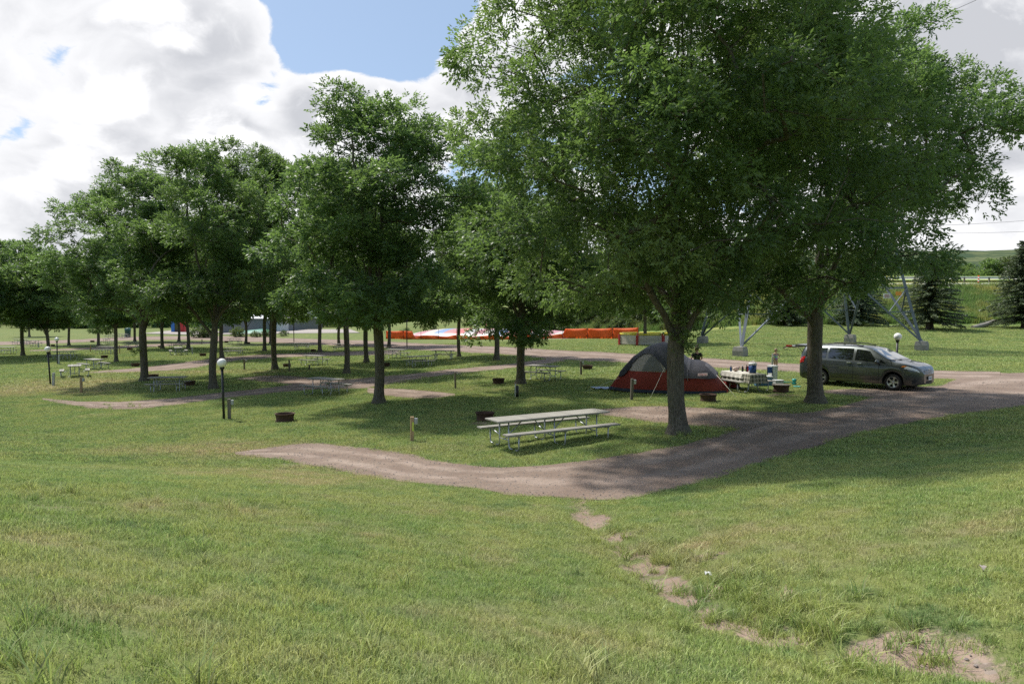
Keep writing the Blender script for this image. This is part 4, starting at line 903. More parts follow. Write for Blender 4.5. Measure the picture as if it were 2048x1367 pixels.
# ---------------------------------------------------------------- site posts
def make_post(h, wd, m, box, yellow=False, cap=None):
    o = empty('site_post'); MB().box((0, 0, h / 2 - .1), (wd, wd, h + .2), bev=.008).build('post', m, o)
    if box: MB().box((wd * .5 + .055, 0, h - .13), (.10, .10, .17), bev=.012).build('outlet_box', M['greybox'], o)
    if yellow: MB().box((wd * .2, -wd * .5 - .004, h - .28), (wd * .55, .008, .26)).build('tag', M['tagyellow'], o)
    return o
POSTS = [(824, 881, .70, .10, 'postnew', 1, 1, 'new wooden site post with outlet box and yellow-green tag, nearest'), (459, 837, .74, .11, 'postold', 1, 0, 'dark weathered site post right beside the large globe lamp'), (911, 777, .80, .09, 'postold', 0, 0, 'dark thin site post on the lawn left of the drooping tree'),
 (1162, 750, .80, .10, 'postold', 1, 0, 'grey site post beside the fire ring left of the tent'), (1263, 800, .86, .10, 'postold', 1, 0, 'weathered site post standing right before the tent'), (163, 785, .80, .10, 'postnew', 1, 0, 'brown site post with outlet box in front of the end-on table at left'),
 (107, 771, .75, .12, 'greybox', 0, 0, 'grey metal post right beside the leaning globe lamp'), (118, 728, .75, .12, 'greybox', 0, 0, 'grey metal post right beside the farther left lamp'), (489, 740, .80, .11, 'postold', 1, 0, 'site post on the lawn right of the large lamp'),
 (579, 744, .85, .10, 'postold', 0, 0, 'site post in front of the middle fire ring'), (619, 739, .35, .12, 'postold', 0, 0, 'short stub post in front of the middle picnic table'), (181, 704, .8, .08, 'postnew', 0, 0, 'thin brown stake left of the back tables'), (240, 707, .9, .08, 'postnew', 0, 0, 'thin brown stake right of the left loop trunk'),
 (440, 710, .5, .12, 'postold', 0, 0, 'short dark post left of the thin tree'), (385, 708, .75, .12, 'greybox', 0, 0, 'grey post right of the end-on table in the middle rows'), (404, 688, .7, .10, 'postold', 0, 0, 'dark post on the back lawn before the concrete pad'), (77, 694, .6, .14, 'greybox', 0, 0, 'grey box post at the end of the far left table')]
for (px, py, h, wd, m, bx, ye, lb) in POSTS:
    o = make_post(h, wd, M[m], bx, ye); o.location = at(px, py); o.rotation_euler = (R(random.Random(px).uniform(-2, 2)), R(random.Random(py).uniform(-2.5, 2.5)), .2); tag(o, lb, 'post', 'site posts')
o = empty('water_standpipe', at(1034, 794)); MB().tube([(0, 0, -.1), (0, 0, .5)], .075, 12).build('casing', M['black'], o); MB().tube([(-.07, -.03, -.1), (-.07, -.03, .53), (-.05, -.03, .56)], .03, 8).build('pipe', M['pvc'], o); tag(o, 'short dark standpipe with white pipe left of the tent lawn', 'standpipe')

# ---------------------------------------------------------------- tent
def text_mesh(s, size, depth=.001):
    cu = bpy.data.curves.new('lettering', 'FONT'); cu.body = s; cu.size = size; cu.align_x = 'CENTER'; cu.align_y = 'CENTER'; cu.extrude = depth
    ob = bpy.data.objects.new('lettering', cu); col.objects.link(ob); bpy.context.view_layer.update()
    me = bpy.data.meshes.new_from_object(ob.evaluated_get(bpy.context.evaluated_depsgraph_get())); bpy.data.objects.remove(ob); return me
def fabric(name, c, rough=.75, tr=0.0):
    m, t, b = newmat(name); co = t.node('ShaderNodeTexCoord').outputs['Object']
    n = t.noise(co, 3.0, 4, .6, .8); f = t.noise(co, 1.4, 3, .5)
    sc = t.node('ShaderNodeVectorMath', operation='SCALE'); sc.inputs[0].default_value = c; t.l.new(t.remap(f, .3, .7, .88, 1.12), sc.inputs['Scale']); t.l.new(sc.outputs[0], b.inputs['Base Color'])
    b.inputs['Roughness'].default_value = rough; b.inputs['Specular IOR Level'].default_value = .35
    bn = t.node('ShaderNodeBump'); bn.inputs['Strength'].default_value = .55; bn.inputs['Distance'].default_value = .05; t.l.new(n, bn.inputs['Height']); t.l.new(bn.outputs[0], b.inputs['Normal'])
    if tr:
        x = t.node('ShaderNodeBsdfTranslucent'); x.inputs[0].default_value = tuple(c) + (1,); mx = t.node('ShaderNodeMixShader'); mx.inputs[0].default_value = tr
        t.l.new(b.outputs[0], mx.inputs[1]); t.l.new(x.outputs[0], mx.inputs[2]); t.l.new(mx.outputs[0], t.n['Material Output'].inputs[0])
    return m
M['fly'] = fabric('grey_fly_nylon', (.105, .10, .115), .6, .25); M['flylit'] = fabric('sunlit_grey_fly_nylon', (.24, .225, .25), .6, .25); M['flydark'] = fabric('charcoal_fly_nylon', (.045, .045, .055), .6, .1)  # paler grey is the same fly with sunlight put into its colour
M['tentred'] = fabric('red_tent_nylon', (.30, .045, .030), .65, .3); M['tentnavy'] = fabric('navy_floor_tarp', (.022, .03, .055), .5); M['tentbeige'] = fabric('beige_tent_panel', (.40, .35, .31), .75, .2); M['tentmesh'] = fabric('grey_window_mesh', (.15, .145, .14), .9)
tl = at(1210, 786); tr_ = at(1455, 790)
tent = empty('dome_tent'); HL = (tr_ - tl).length / 2; ta = math.atan2(tr_.y - tl.y, tr_.x - tl.x); TW = 1.5
tc_ = (tl + tr_) / 2 + Vector((-math.sin(ta), math.cos(ta), 0)) * TW
tent.location = (tc_.x, tc_.y, gz(tc_.x, tc_.y) + .01); tent.rotation_euler = (0, 0, ta); KX = HL / 2.6
def interp(tab, x):
    xs_ = [a for a, _ in tab]; ys_ = [b for _, b in tab]
    if x <= xs_[0]: return ys_[0]
    for i in range(len(xs_) - 1):
        if x <= xs_[i + 1]:
            f = (x - xs_[i]) / (xs_[i + 1] - xs_[i]); f = f * f * (3 - 2 * f) if len(tab) < 0 else f; return ys_[i] * (1 - f) + ys_[i + 1] * f
    return ys_[-1]
def csmooth(tab, x, h=.12): return (interp(tab, x - h) + 2 * interp(tab, x) + interp(tab, x + h)) / 4
HT = [(-2.62, .03), (-2.45, .30), (-2.1, .78), (-1.6, 1.35), (-1.0, 1.80), (-.4, 2.02), (-.1, 2.05), (.25, 1.88), (.6, 1.55), (.9, 1.30), (1.1, 1.27), (1.35, 1.28), (1.7, 1.14), (2.05, .84), (2.35, .44), (2.55, .12), (2.62, .03)]
WT = [(-2.62, .62), (-2.0, 1.12), (-1.3, 1.45), (0, 1.5), (1.0, 1.45), (1.7, 1.3), (2.3, .95), (2.62, .60)]
def tpt(x, a, off=0.0):
    """point on the tent skin; a from 0 (front hem) over the ridge to 1 (back hem)"""
    Hh = csmooth(HT, x); Wd = csmooth(WT, x, .2); th = PI * a
    cy_ = -math.cos(th); sy_ = math.sin(th)
    yy = math.copysign(abs(cy_) ** .85, cy_) * (Wd + off); zz = (sy_ ** .92 if sy_ > 0 else 0) * (Hh + off)
    return Vector((x * KX * (1 + off * .1), yy, max(zz, 0) + .005))
def a_of_z(x, z):
    lo, hi = 0.0, .5
    if csmooth(HT, x) < z: return .5
    for _ in range(24):
        m_ = (lo + hi) / 2
        if tpt(x, m_).z < z: lo = m_
        else: hi = m_
    return hi
def skin(x0, x1, n, lo, hi, off, k=16, wr=.012):
    P2 = []
    for i in range(n + 1):
        x = x0 + (x1 - x0) * i / n; A0 = lo(x); A1 = hi(x)
        P2.append([tpt(x, A0 + (A1 - A0) * j / k, off + wr * (float(vnoise(x * 2.3, j * .37, 1.7, 6)) - .5)) for j in range(k + 1)])
    return MB().grid(P2, True)
skin(-2.6, 2.6, 70, lambda x: 0.0, lambda x: 1.0, 0.0, 36).build('body', M['tentred'], tent)
skin(-2.61, 2.61, 60, lambda x: 0.0, lambda x: a_of_z(x, .13), .012, 3, .004).build('floor_tub', M['tentnavy'], tent)
skin(-2.61, 2.61, 60, lambda x: 1 - a_of_z(x, .13), lambda x: 1.0, .012, 3, .004).build('floor_tub', M['tentnavy'], tent)
# the arched front panel: beige fabric with a dark mesh window
skin(-1.62, .02, 24, lambda x: a_of_z(x, .88), lambda x: a_of_z(x, min(csmooth(HT, x) - .05, 1.72)), .010, 8, .004).build('upper_panel', M['tentbeige'], tent)
def win_hi(x): return a_of_z(x, .92 + .62 * max(0, 1 - (abs(x + .55) / .46) ** 1.7))
skin(-1.0, -.1, 20, lambda x: a_of_z(x, .90), win_hi, .020, 6, .002).build('mesh_window', M['tentmesh'], tent)
# rain fly: its front hem is lifted in an arch over the window and comes down in flaps beside it
HEM = [(-2.05, .62), (-1.9, .66), (-1.72, .80), (-1.55, 1.05), (-1.3, 1.36), (-1.0, 1.56), (-.75, 1.60), (-.45, 1.50), (-.15, 1.22), (.08, .98), (.25, .80), (.45, .66), (.8, .62), (1.3, .62), (1.8, .60), (2.12, .60)]
def hem(x): return a_of_z(x, min(csmooth(HEM, x, .06), csmooth(HT, x) - .02))
skin(-2.05, .98, 46, hem, lambda x: 1 - a_of_z(x, .62), .05, 30, .02).build('rain_fly', M['fly'], tent)
skin(.98, 2.12, 22, hem, lambda x: 1 - a_of_z(x, .62), .055, 26, .02).build('rain_fly_wing', M['fly'], tent)
skin(1.62, 2.13, 10, lambda x: .36 - .12 * (x - 1.62), lambda x: .75, .064, 16, .015).build('rain_fly_wing', M['flylit'], tent)  # lit right end of the wing, light painted as paler grey
skin(.42, 1.0, 12, lambda x: .24 + .30 * (1.0 - x), lambda x: .8, .060, 16, .012).build('rain_fly_lit_slope', M['flylit'], tent)  # right-facing slope of the fly, painted paler as if sunlit
skin(-2.12, -1.5, 14, lambda x: a_of_z(x, csmooth(HEM, x, .06) - .06), lambda x: min(.5, a_of_z(x, csmooth(HEM, x, .06) + .34)), .062, 8, .02).build('fly_flap', M['flydark'], tent)
skin(-.5, .42, 16, lambda x: a_of_z(x, csmooth(HEM, x, .06) - .04), lambda x: a_of_z(x, min(csmooth(HT, x) - .1, csmooth(HEM, x, .06) + .20)), .062, 6, .015).build('fly_flap', M['flydark'], tent)
# seams over the poles
for xs0, m_ in ((-.98, 'flydark'), (.98, 'flylit')):
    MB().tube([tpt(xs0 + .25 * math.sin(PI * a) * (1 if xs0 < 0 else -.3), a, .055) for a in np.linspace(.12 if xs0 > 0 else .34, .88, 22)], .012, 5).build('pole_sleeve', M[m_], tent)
# label patch on the wing
pc_ = tpt(1.55, a_of_z(1.55, .76), .085); pu = (tpt(1.75, a_of_z(1.75, .76), .085) - tpt(1.35, a_of_z(1.35, .76), .085)).normalized(); pv = (tpt(1.55, a_of_z(1.55, .86), .085) - tpt(1.55, a_of_z(1.55, .66), .085)).normalized(); pn = pu.cross(pv)
Mx = Matrix((pu, pv, pn)).transposed().to_4x4(); Mx.translation = pc_
lab = MB().box((0, 0, 0), (.42, .13, .006)).mesh('label_patch'); lab.transform(Mx); lo_ = link('label_patch', lab, tent, mat('label_white', (.62, .50, .48), .6, 0, .05))
tm = text_mesh('Coleman', .10); tm.transform(Mx @ Matrix.Translation((0, 0, .005))); link('lettering', tm, lo_, mat('label_red', (.55, .05, .04), .6, 0, .05))
M['cord'] = mat('pale_guy_cord', (.62, .62, .52), .7, 0, .05)
def guy(p0, pxl, nm='guy_line'):
    g = at(*pxl); q = tent.matrix_basis.inverted() @ g if False else (Matrix.Rotation(-ta, 3, 'Z') @ (g - tent.location)); MB().tube([p0, q + Vector((0, 0, .0))], .007, 5).build(nm, M['cord'], tent)
guy(tpt(-.02, a_of_z(-.02, 1.05), .06), (1300, 797)); guy(tpt(.5, a_of_z(.5, .66), .06), (1331, 792)); guy(tpt(2.1, .35, .07), (1474, 796)); guy(tpt(-2.05, a_of_z(-2.05, .5), .06), (1168, 783))
tag(tent, 'dark grey and red dome tent with a mesh window under the tallest tree', 'tent')
M['blue_tarp'] = fabric('pale_blue_tarp', (.22, .33, .52), .5)
tp = at(1203, 778); mb = MB(); mb.grid([[(tp.x + u * .8 - .4 + .1 * math.sin(v * 7), tp.y + v * .7 - .3, gz(tp.x, tp.y) + .03 + .08 * float(vnoise(u * 4, v * 4, 1.3, 2))) for u in np.linspace(0, 1, 8)] for v in np.linspace(0, 1, 8)]); tag(mb.build('tarp', M['blue_tarp']), 'crumpled pale blue tarp lying at the left end of the tent', 'tarp')

# ---------------------------------------------------------------- picnic table with cloth and camping things beside the tent
CT = copy_tree(T6); ctp = at(1487, 780); cta = R(-72); CT.location = ctp; CT.rotation_euler = (0, 0, cta); tag(CT, 'picnic table dressed with a checked cloth between the tent and the minivan', 'table', 'picnic tables')
def cl(x, y, z=0): v = Matrix.Rotation(cta, 3, 'Z') @ Vector((x, y, 0)); return Vector((ctp.x + v.x, ctp.y + v.y, ctp.z + z))
def plaid():
    m, t, b = newmat('checked_cloth'); co = t.node('ShaderNodeUVMap').outputs[0]; sp = t.node('ShaderNodeSeparateXYZ'); t.l.new(co, sp.inputs[0])
    def band_(s, f, w0): return t.math('LESS_THAN', t.math('FRACT', t.math('MULTIPLY', s, f)), w0)
    k = t.math('ADD', band_(sp.outputs[0], 6.0, .5), band_(sp.outputs[1], 6.0, .5)); k2 = t.math('ADD', band_(sp.outputs[0], 12.0, .12), band_(sp.outputs[1], 12.0, .12))
    c = t.mix(t.math('MULTIPLY', k, .5), (.40, .37, .30, 1), (.035, .045, .025, 1)); c = t.mix(t.math('MULTIPLY', k2, .4, clamp=True), c, (.6, .58, .48, 1)); t.l.new(c, b.inputs['Base Color']); b.inputs['Roughness'].default_value = .85; return m
M['plaid'] = plaid(); M['creamcloth'] = fabric('cream_cloth', (.62, .59, .52), .85)
def cloth(nm, hl, hw, drop, z, m, wave):
    n = 40; V = []; UV = []
    for i in range(n + 1):
        for j in range(n + 1):
            u = (i / n * 2 - 1) * (hl + drop); v = (j / n * 2 - 1) * (hw + drop)
            du = max(0, abs(u) - hl); dv = max(0, abs(v) - hw); x = math.copysign(min(abs(u), hl), u); y = math.copysign(min(abs(v), hw), v); zz = z - max(du, dv) * .96
            s = max(du, dv) / max(drop, 1e-6); ruf = wave * s * math.sin((u if dv > du else v) * 21)
            if du > 0: x += math.copysign(.012 + (.05 + ruf) * s * (1 if du >= dv else .5), u)
            if dv > 0: y += math.copysign(.012 + (.05 + ruf) * s * (1 if dv >= du else .5), v)
            V.append((x, y, zz)); UV.append((u, v))
    me = bpy.data.meshes.new(nm); F = [(i * (n + 1) + j, (i + 1) * (n + 1) + j, (i + 1) * (n + 1) + j + 1, i * (n + 1) + j + 1) for i in range(n) for j in range(n)]
    me.from_pydata(V, [], F); uv = me.uv_layers.new(name='UVMap')
    for l in me.loops: uv.data[l.index].uv = UV[l.vertex_index]
    me.polygons.foreach_set('use_smooth', [True] * len(me.polygons)); o = link(nm, me, None, m); o.location = ctp; o.rotation_euler = (0, 0, cta); return o
tag(cloth('tablecloth', .935, .385, .40, .772, M['plaid'], .04), 'green and cream checked cloth draped over the campers\' picnic table', 'tablecloth')
o = cloth('table_cover', .72, .40, .22, .778, M['creamcloth'], .02); o.location = cl(-.28, 0); tag(o, 'pale cream cover spread over the checked tablecloth', 'tablecloth')
M['jugblue'] = mat('blue_plastic', (.012, .055, .19), .4, 0, .06); M['whiteplastic'] = mat('white_plastic', (.66, .66, .65), .4, 0, .05); M['clearplastic'] = mat('clear_bin_plastic', (.48, .50, .52), .25, 0, .15, 6)
M['coolerblue'] = mat('cooler_blue', (.05, .14, .26), .45, 0, .06); M['redplastic'] = mat('red_plastic', (.28, .02, .02), .45, 0, .1); M['dark'] = mat('dark_plastic', (.02, .02, .024), .45, 0, .2); M['teal'] = mat('teal_plastic', (.03, .35, .33), .4, 0, .08); M['bread'] = mat('bread_bag', (.55, .40, .33), .5, 0, .25, 25)
def put(name, loc, lb, cat, rz=0): o = empty(name, loc, rz); tag(o, lb, cat); return o
j = put('drink_cooler', cl(.42, .12, .782), 'round blue drink cooler with white lid standing on the checked tablecloth', 'cooler', -1.2)
MB().lathe([(0, 0), (.135, 0), (.15, .03), (.16, .34), (0, .34)], 20).build('body', M['jugblue'], j); MB().lathe([(0, .34), (.172, .34), (.172, .40), (.13, .425), (0, .43)], 20).build('lid', M['whiteplastic'], j); MB().box((0, -.17, .06), (.05, .06, .05), bev=.008).build('spigot', M['whiteplastic'], j)
MB().tube([(-.17, 0, .33), (-.18, 0, .46), (0, 0, .50), (.18, 0, .46), (.17, 0, .33)], .011, 6).build('handle', M['whiteplastic'], j)
b = put('bread_bag', cl(-.35, -.15, .785), 'round pale loaf bag lying on the cloth left of the bottles', 'bag', .4); MB().ball((0, 0, .10), .12, 14, 9, (1.35, .85, .85)).build('loaf', M['bread'], b); MB().lathe([(.018, 0), (.05, .08), (.03, .1)], 8, (.16, 0, .1)).build('bag_neck', M['bread'], b)
for (x, y, h, m, lb) in ((-.55, -.25, .24, 'jugblue', 'dark blue bottle at the left end of the dressed table'), (-.22, .1, .27, 'dark', 'dark bottle with pale cap behind the loaf bag'), (-.1, .22, .30, 'dark', 'tall dark bottle next to the red bag on the table')):
    o = put('bottle', cl(x, y, .785), lb, 'bottle'); MB().lathe([(0, 0), (.042, 0), (.045, .02), (.045, h * .62), (.018, h * .8), (.018, h * .92)], 14).build('body', M[m], o); MB().lathe([(.021, h * .9), (.021, h), (0, h)], 12).build('cap', M['whiteplastic'] if x == -.22 else M['dark'], o)
o = put('snack_bag', cl(.02, .25, .785), 'red and white snack bag between bottles and drink cooler', 'bag', .6); MB().grid([[(u * .13, (.055 * (1 - u * u) * (1 - (2 * v - 1) ** 4)) * s, v * .25) for u in np.linspace(-1, 1, 9)] for s in (1,) for v in np.linspace(0, 1, 7)]).build('front', M['redplastic'], o); MB().grid([[(u * .13, -(.055 * (1 - u * u) * (1 - (2 * v - 1) ** 4)), v * .25) for u in np.linspace(-1, 1, 9)] for v in np.linspace(0, 1, 7)]).build('back', M['redplastic'], o); MB().box((0, -.058, .13), (.11, .006, .09), bev=.002).build('print_panel', M['whiteplastic'], o)
def cooler(loc, rz, s, m, lb):
    o = put('ice_chest', loc, lb, 'cooler', rz); MB().box((0, 0, s[2] * .41), (s[0], s[1], s[2] * .82), bev=.03).build('body', M[m], o); MB().box((0, 0, s[2] * .9), (s[0] * 1.03, s[1] * 1.05, s[2] * .16), bev=.025).build('lid', M['whiteplastic'], o)
    for sx in (-1, 1): MB().tube([(sx * s[0] * .5, -.1, s[2] * .62), (sx * (s[0] * .5 + .035), -.1, s[2] * .55), (sx * (s[0] * .5 + .035), .1, s[2] * .55), (sx * s[0] * .5, .1, s[2] * .62)], .012, 6).build('handle', M['whiteplastic'], o)
cooler(at(1526, 771), R(-6), (.72, .42, .46), 'coolerblue', 'blue ice chest with white lid on the grass right of the table'); cooler(at(1462, 775), R(8), (.62, .36, .36), 'redplastic', 'dark red ice chest on the grass under the checked tablecloth')
def bin_(name, px, py, s, m, lb, rz=0):
    o = put(name, at(px, py), lb, 'bin', rz); P2 = []
    for (f, z) in ((.86, 0), (.88, .02), (1.0, s[2] * .96), (1.05, s[2] * .96), (1.05, s[2])): P2.append([(s[0] / 2 * f * x, s[1] / 2 * f * y, z) for (x, y) in ((-1, -.9), (-.9, -1), (.9, -1), (1, -.9), (1, .9), (.9, 1), (-.9, 1), (-1, .9))])
    MB().grid(P2, False, True).add([P2[0][k] for k in range(8)], [tuple(range(8))]).build('tub', M[m], o); MB().box((0, 0, s[2] + .012), (s[0] * 1.07, s[1] * 1.07, .024), bev=.01).build('lid', M['whiteplastic'], o)
bin_('storage_bin', 1556, 777, (.36, .30, .36), 'clearplastic', 'small clear storage bin in front of the white board', .1)
bin_('storage_bin', 1545, 766, (.30, .42, .80), 'whiteplastic', 'tall white bin standing right of the blue ice chest', .1)
o = put('folding_chair', at(1540, 769), 'folded camp chair with blue back leaning by the white bin', 'chair', .2)
for sx in (-1, 1): MB().tube([(sx * .13, -.06, 0), (sx * .13, .06, .82)], .013, 6).build('leg', M['dark'], o); MB().tube([(sx * .13, .08, 0), (sx * .13, -.02, .5)], .013, 6).build('leg', M['dark'], o)
MB().box((0, .05, .66), (.26, .03, .28), bev=.01).build('backrest', M['jugblue'], o); MB().box((0, .0, .36), (.26, .035, .12), bev=.01).build('seat', M['jugblue'], o)
o = put('toy_hammer', at(1579, 770), 'teal plastic toy lying on the grass beside the bins', 'toy', .1); MB().tube([(-.45, 0, .16), (.2, 0, .12)], .018, 8).build('handle', M['teal'], o); MB().lathe([(0, -.14), (.085, -.14), (.095, -.06), (.06, 0), (.095, .06), (.085, .14), (0, .14)], 14, (.22, 0, .145)).build('head', M['teal'], o)
o = put('frisbee', at(1594, 774), 'teal plastic ring lying flat near the minivan', 'toy'); MB().lathe([(.10, .02), (.15, .015), (.155, .04), (.14, .055), (.1, .05), (.10, .02)], 20).build('rim', M['teal'], o); MB().tube([(-.1, 0, .035), (.1, 0, .035)], .012, 6).build('grip', M['teal'], o)
# ---------------------------------------------------------------- minivan
def car_paint(name, c):
    m, t, b = newmat(name); co = t.node('ShaderNodeTexCoord').outputs['Object']
    n = t.noise(co, 900.0, 2, .5); d = t.noise(co, 1.5, 4, .6)
    cc = t.mix(t.step(n, .4, .7), tuple(v * .8 for v in c) + (1,), tuple(v * 1.3 for v in c) + (1,)); cc = t.mix(t.math('MULTIPLY', t.step(d, .5, .8), .12), cc, (.2, .18, .15, 1))
    t.l.new(cc, b.inputs['Base Color']); b.inputs['Metallic'].default_value = .55; b.inputs['Roughness'].default_value = .34; b.inputs['Coat Weight'].default_value = .9; b.inputs['Coat Roughness'].default_value = .05; return m
M['vanpaint'] = car_paint('grey_green_paint', (.066, .078, .077)); M['tyre'] = mat('tyre_rubber', (.018, .018, .018), .85, 0, .2, 12); M['alloy'] = mat('alloy_rim', (.55, .55, .56), .3, .85, .06)
def glass(name, c, rough=.03):
    m, t, b = newmat(name); n = t.noise(t.node('ShaderNodeTexCoord').outputs['Object'], 3.0, 3, .5); t.l.new(t.mix(n, tuple(v * .7 for v in c) + (1,), tuple(v * 1.2 for v in c) + (1,)), b.inputs['Base Color']); b.inputs['Roughness'].default_value = rough; b.inputs['Specular IOR Level'].default_value = .9; b.inputs['Coat Weight'].default_value = 1.0; b.inputs['Coat Roughness'].default_value = .01; return m
M['tint'] = glass('tinted_glass', (.010, .011, .012)); M['wind'] = glass('windscreen_glass', (.06, .075, .08)); M['lens'] = glass('headlamp_lens', (.85, .87, .88), .2); M['amber'] = glass('amber_lens', (.7, .22, .03), .15); M['redlens'] = glass('tail_lens', (.42, .015, .015), .12); M['chrome'] = mat('chrome_trim', (.6, .6, .62), .15, .95, .03); M['trim'] = mat('black_trim', (.014, .014, .015), .6, 0, .2)
def catm(tab, x):
    xs_ = [a for a, _ in tab]
    if x <= xs_[0]: return tab[0][1]
    if x >= xs_[-1]: return tab[-1][1]
    i = max(k for k in range(len(xs_)) if xs_[k] <= x); i = min(i, len(xs_) - 2)
    f = (x - xs_[i]) / (xs_[i + 1] - xs_[i]); p1, p2 = tab[i][1], tab[i + 1][1]
    m1 = (p2 - tab[max(i - 1, 0)][1]) / max(1e-6, xs_[i + 1] - xs_[max(i - 1, 0)]) * (xs_[i + 1] - xs_[i]); m2 = (tab[min(i + 2, len(tab) - 1)][1] - p1) / max(1e-6, xs_[min(i + 2, len(tab) - 1)] - xs_[i]) * (xs_[i + 1] - xs_[i])
    return (2 * f ** 3 - 3 * f * f + 1) * p1 + (f ** 3 - 2 * f * f + f) * m1 + (-2 * f ** 3 + 3 * f * f) * p2 + (f ** 3 - f * f) * m2
ZT = [(-2.54, 1.02), (-2.50, 1.30), (-2.42, 1.58), (-2.30, 1.70), (-1.9, 1.745), (-1.0, 1.775), (-.2, 1.775), (.35, 1.735), (.65, 1.65), (1.0, 1.455), (1.35, 1.265), (1.58, 1.17), (1.78, 1.135), (2.05, 1.085), (2.28, 1.02), (2.42, .94), (2.50, .84), (2.545, .70)]
WB = [(-2.54, .80), (-2.48, .90), (-2.3, .965), (-1.8, .99), (0, .995), (1.6, .985), (1.95, .965), (2.2, .91), (2.38, .80), (2.48, .66), (2.545, .48)]
ZB = [(-2.54, 1.0), (-2.3, 1.14), (-1.5, 1.12), (0, 1.08), (1.0, 1.05), (1.5, 1.04), (2.0, .99), (2.3, .91), (2.45, .82), (2.545, .66)]
AX = (-1.48, 1.55); WR = .335
def sect(x):
    zt, wb, zb = catm(ZT, x), catm(WB, x), catm(ZB, x)
    zl = .23 if -2.3 < x < 2.3 else .23 + .10 * min(1, (abs(x) - 2.3) / .24)
    for a in AX:
        d = abs(x - a)
        if d < .41: zl = max(zl, .33 + math.sqrt(.41 ** 2 - d * d))
    zb = min(zb, zt - .015); hood = max(0, min(1, (x - 1.30) / .35)); cab = max(0, zt - zb)
    wr = wb * (.985 - .30 * min(1, cab / .68) - .02 * hood)
    m_ = max(.60, zl + .04)
    pts = [(wb * .93, zl), (wb * .985, zl + .03 + .0), (wb, m_), (wb * .995, max(m_ + .04, .5 * (m_ + zb))), (wb * .975, max(m_ + .06, zb - .02)), (wb * .965, max(m_ + .08, zb))]
    ze = zt - (.075 - .035 * hood) * min(1, .25 + cab)
    pts += [(wb * .965 * .55 + wr * .45, zb + (ze - zb) * .5), (wr, ze - .01), (wr * .90, ze + (zt - ze) * .55), (wr * .5, zt - .012), (0, zt)]
    return pts
def spt(x, v, off=0.0, side=-1):
    P = sect(x); i = min(int(v), len(P) - 2); f = v - i; y = P[i][0] * (1 - f) + P[i + 1][0] * f; z = P[i][1] * (1 - f) + P[i + 1][1] * f
    dy, dz = P[i + 1][0] - P[i][0], P[i + 1][1] - P[i][1]; l = math.hypot(dy, dz) or 1; return Vector((x, side * (y + off * dz / l), z - off * dy / l))
XS = sorted(set([round(v, 3) for v in np.linspace(-2.54, 2.545, 80)] + [round(a + .41 * math.cos(t), 3) for a in AX for t in np.linspace(0, PI, 19)]))
van = empty('minivan'); mb = MB()
for s in (-1, 1): mb.grid([[Vector((x, s * y, z)) for (y, z) in sect(x)] for x in XS], True)
for xe in (-2.54, 2.545):
    P = sect(xe); ring = [Vector((xe, y, z)) for y, z in P] + [Vector((xe, -y, z)) for y, z in reversed(P[:-1])]; mb.add(ring, [tuple(range(len(ring)))], False)
mb.build('body', M['vanpaint'], van)
MB().box((0, 0, .36), (4.5, 1.62, .30)).build('underbody', M['trim'], van)
for a in AX:
    for s in (-1, 1): MB().lathe([(0, 0), (.425, 0), (.425, .28)], 24).mesh
def patch(name, m, x0, x1, v0, v1, off, side, nx=10, nv=5, parent=None):
    f0 = x0 if callable(x0) else (lambda q: x0); f1 = x1 if callable(x1) else (lambda q: x1)
    P2 = [[spt(f0(j / nv) + (f1(j / nv) - f0(j / nv)) * i / nx, v0 + (v1 - v0) * j / nv, off, side) for j in range(nv + 1)] for i in range(nx + 1)]
    return MB().grid(P2, True).build(name, m, parent or van)
for s in (-1, 1):
    patch('rear_quarter_window', M['tint'], lambda q: -2.20 - .02 * q, lambda q: -1.28 + .02 * q, 5.25, 6.75, .006, s)
    patch('sliding_door_window', M['tint'], lambda q: -1.17, lambda q: -.10 - .02 * q, 5.25, 6.8, .006, s)
    patch('front_door_window', M['tint'], lambda q: .0, lambda q: .98 - .42 * q, 5.25, 6.75, .006, s)
    patch('front_quarter_glass', M['tint'], lambda q: 1.03, lambda q: 1.30 - .22 * q, 5.25, 6.0, .006, s, 5, 4)
    for xx in (-1.23, -.05, 1.0): patch('door_seam', M['trim'], xx - .006, xx + .006, 1.0 if xx != -1.23 else 3.0, 5.1, .003, s, 1, 10)
    patch('sill_seam', M['trim'], -1.0, 1.05, 1.35, 1.42, .003, s, 12, 1)
    patch('door_rail', M['trim'], -2.2, -1.25, 4.55, 4.68, .004, s, 8, 1)
    for xx in (-.22, .22): p = spt(xx, 3.9, .02, s); MB().box(p, (.20, .035, .035), bev=.01).build('door_handle', M['chrome'], van)
    h_ = patch('headlight', M['lens'], lambda q: 1.98 + .08 * q, lambda q: 2.47 - .08 * q, 3.6, 5.4, .03, s, 12, 5)
    patch('turn_signal', M['amber'], lambda q: 1.88 + .08 * q, lambda q: 2.00 + .08 * q, 3.95, 5.35, .034, s, 4, 4)
    patch('tail_light', M['redlens'], -2.52, lambda q: -2.25 + .05 * q, 3.4, 5.3, .010, s, 5, 6)
    patch('bumper_lamp_recess', M['trim'], 2.26, 2.38, 1.15, 1.6, .006, s, 5, 3)
    p = Vector((.98, s * 1.09, 1.13)); MB().ball(p, .12, 14, 9, (.75, .95, .75)).build('mirror', M['vanpaint'], van); MB().tube([(1.0, s * .95, 1.06), p], .03, 6).build('mirror_arm', M['trim'], van)
    MB().tube([(x, s * .60, catm(ZT, x) + (.05 if -1.75 < x < -.0 else -.0)) for x in np.linspace(-1.95, .2, 14)], .022, 6).build('roof_rail', M['trim'], van)
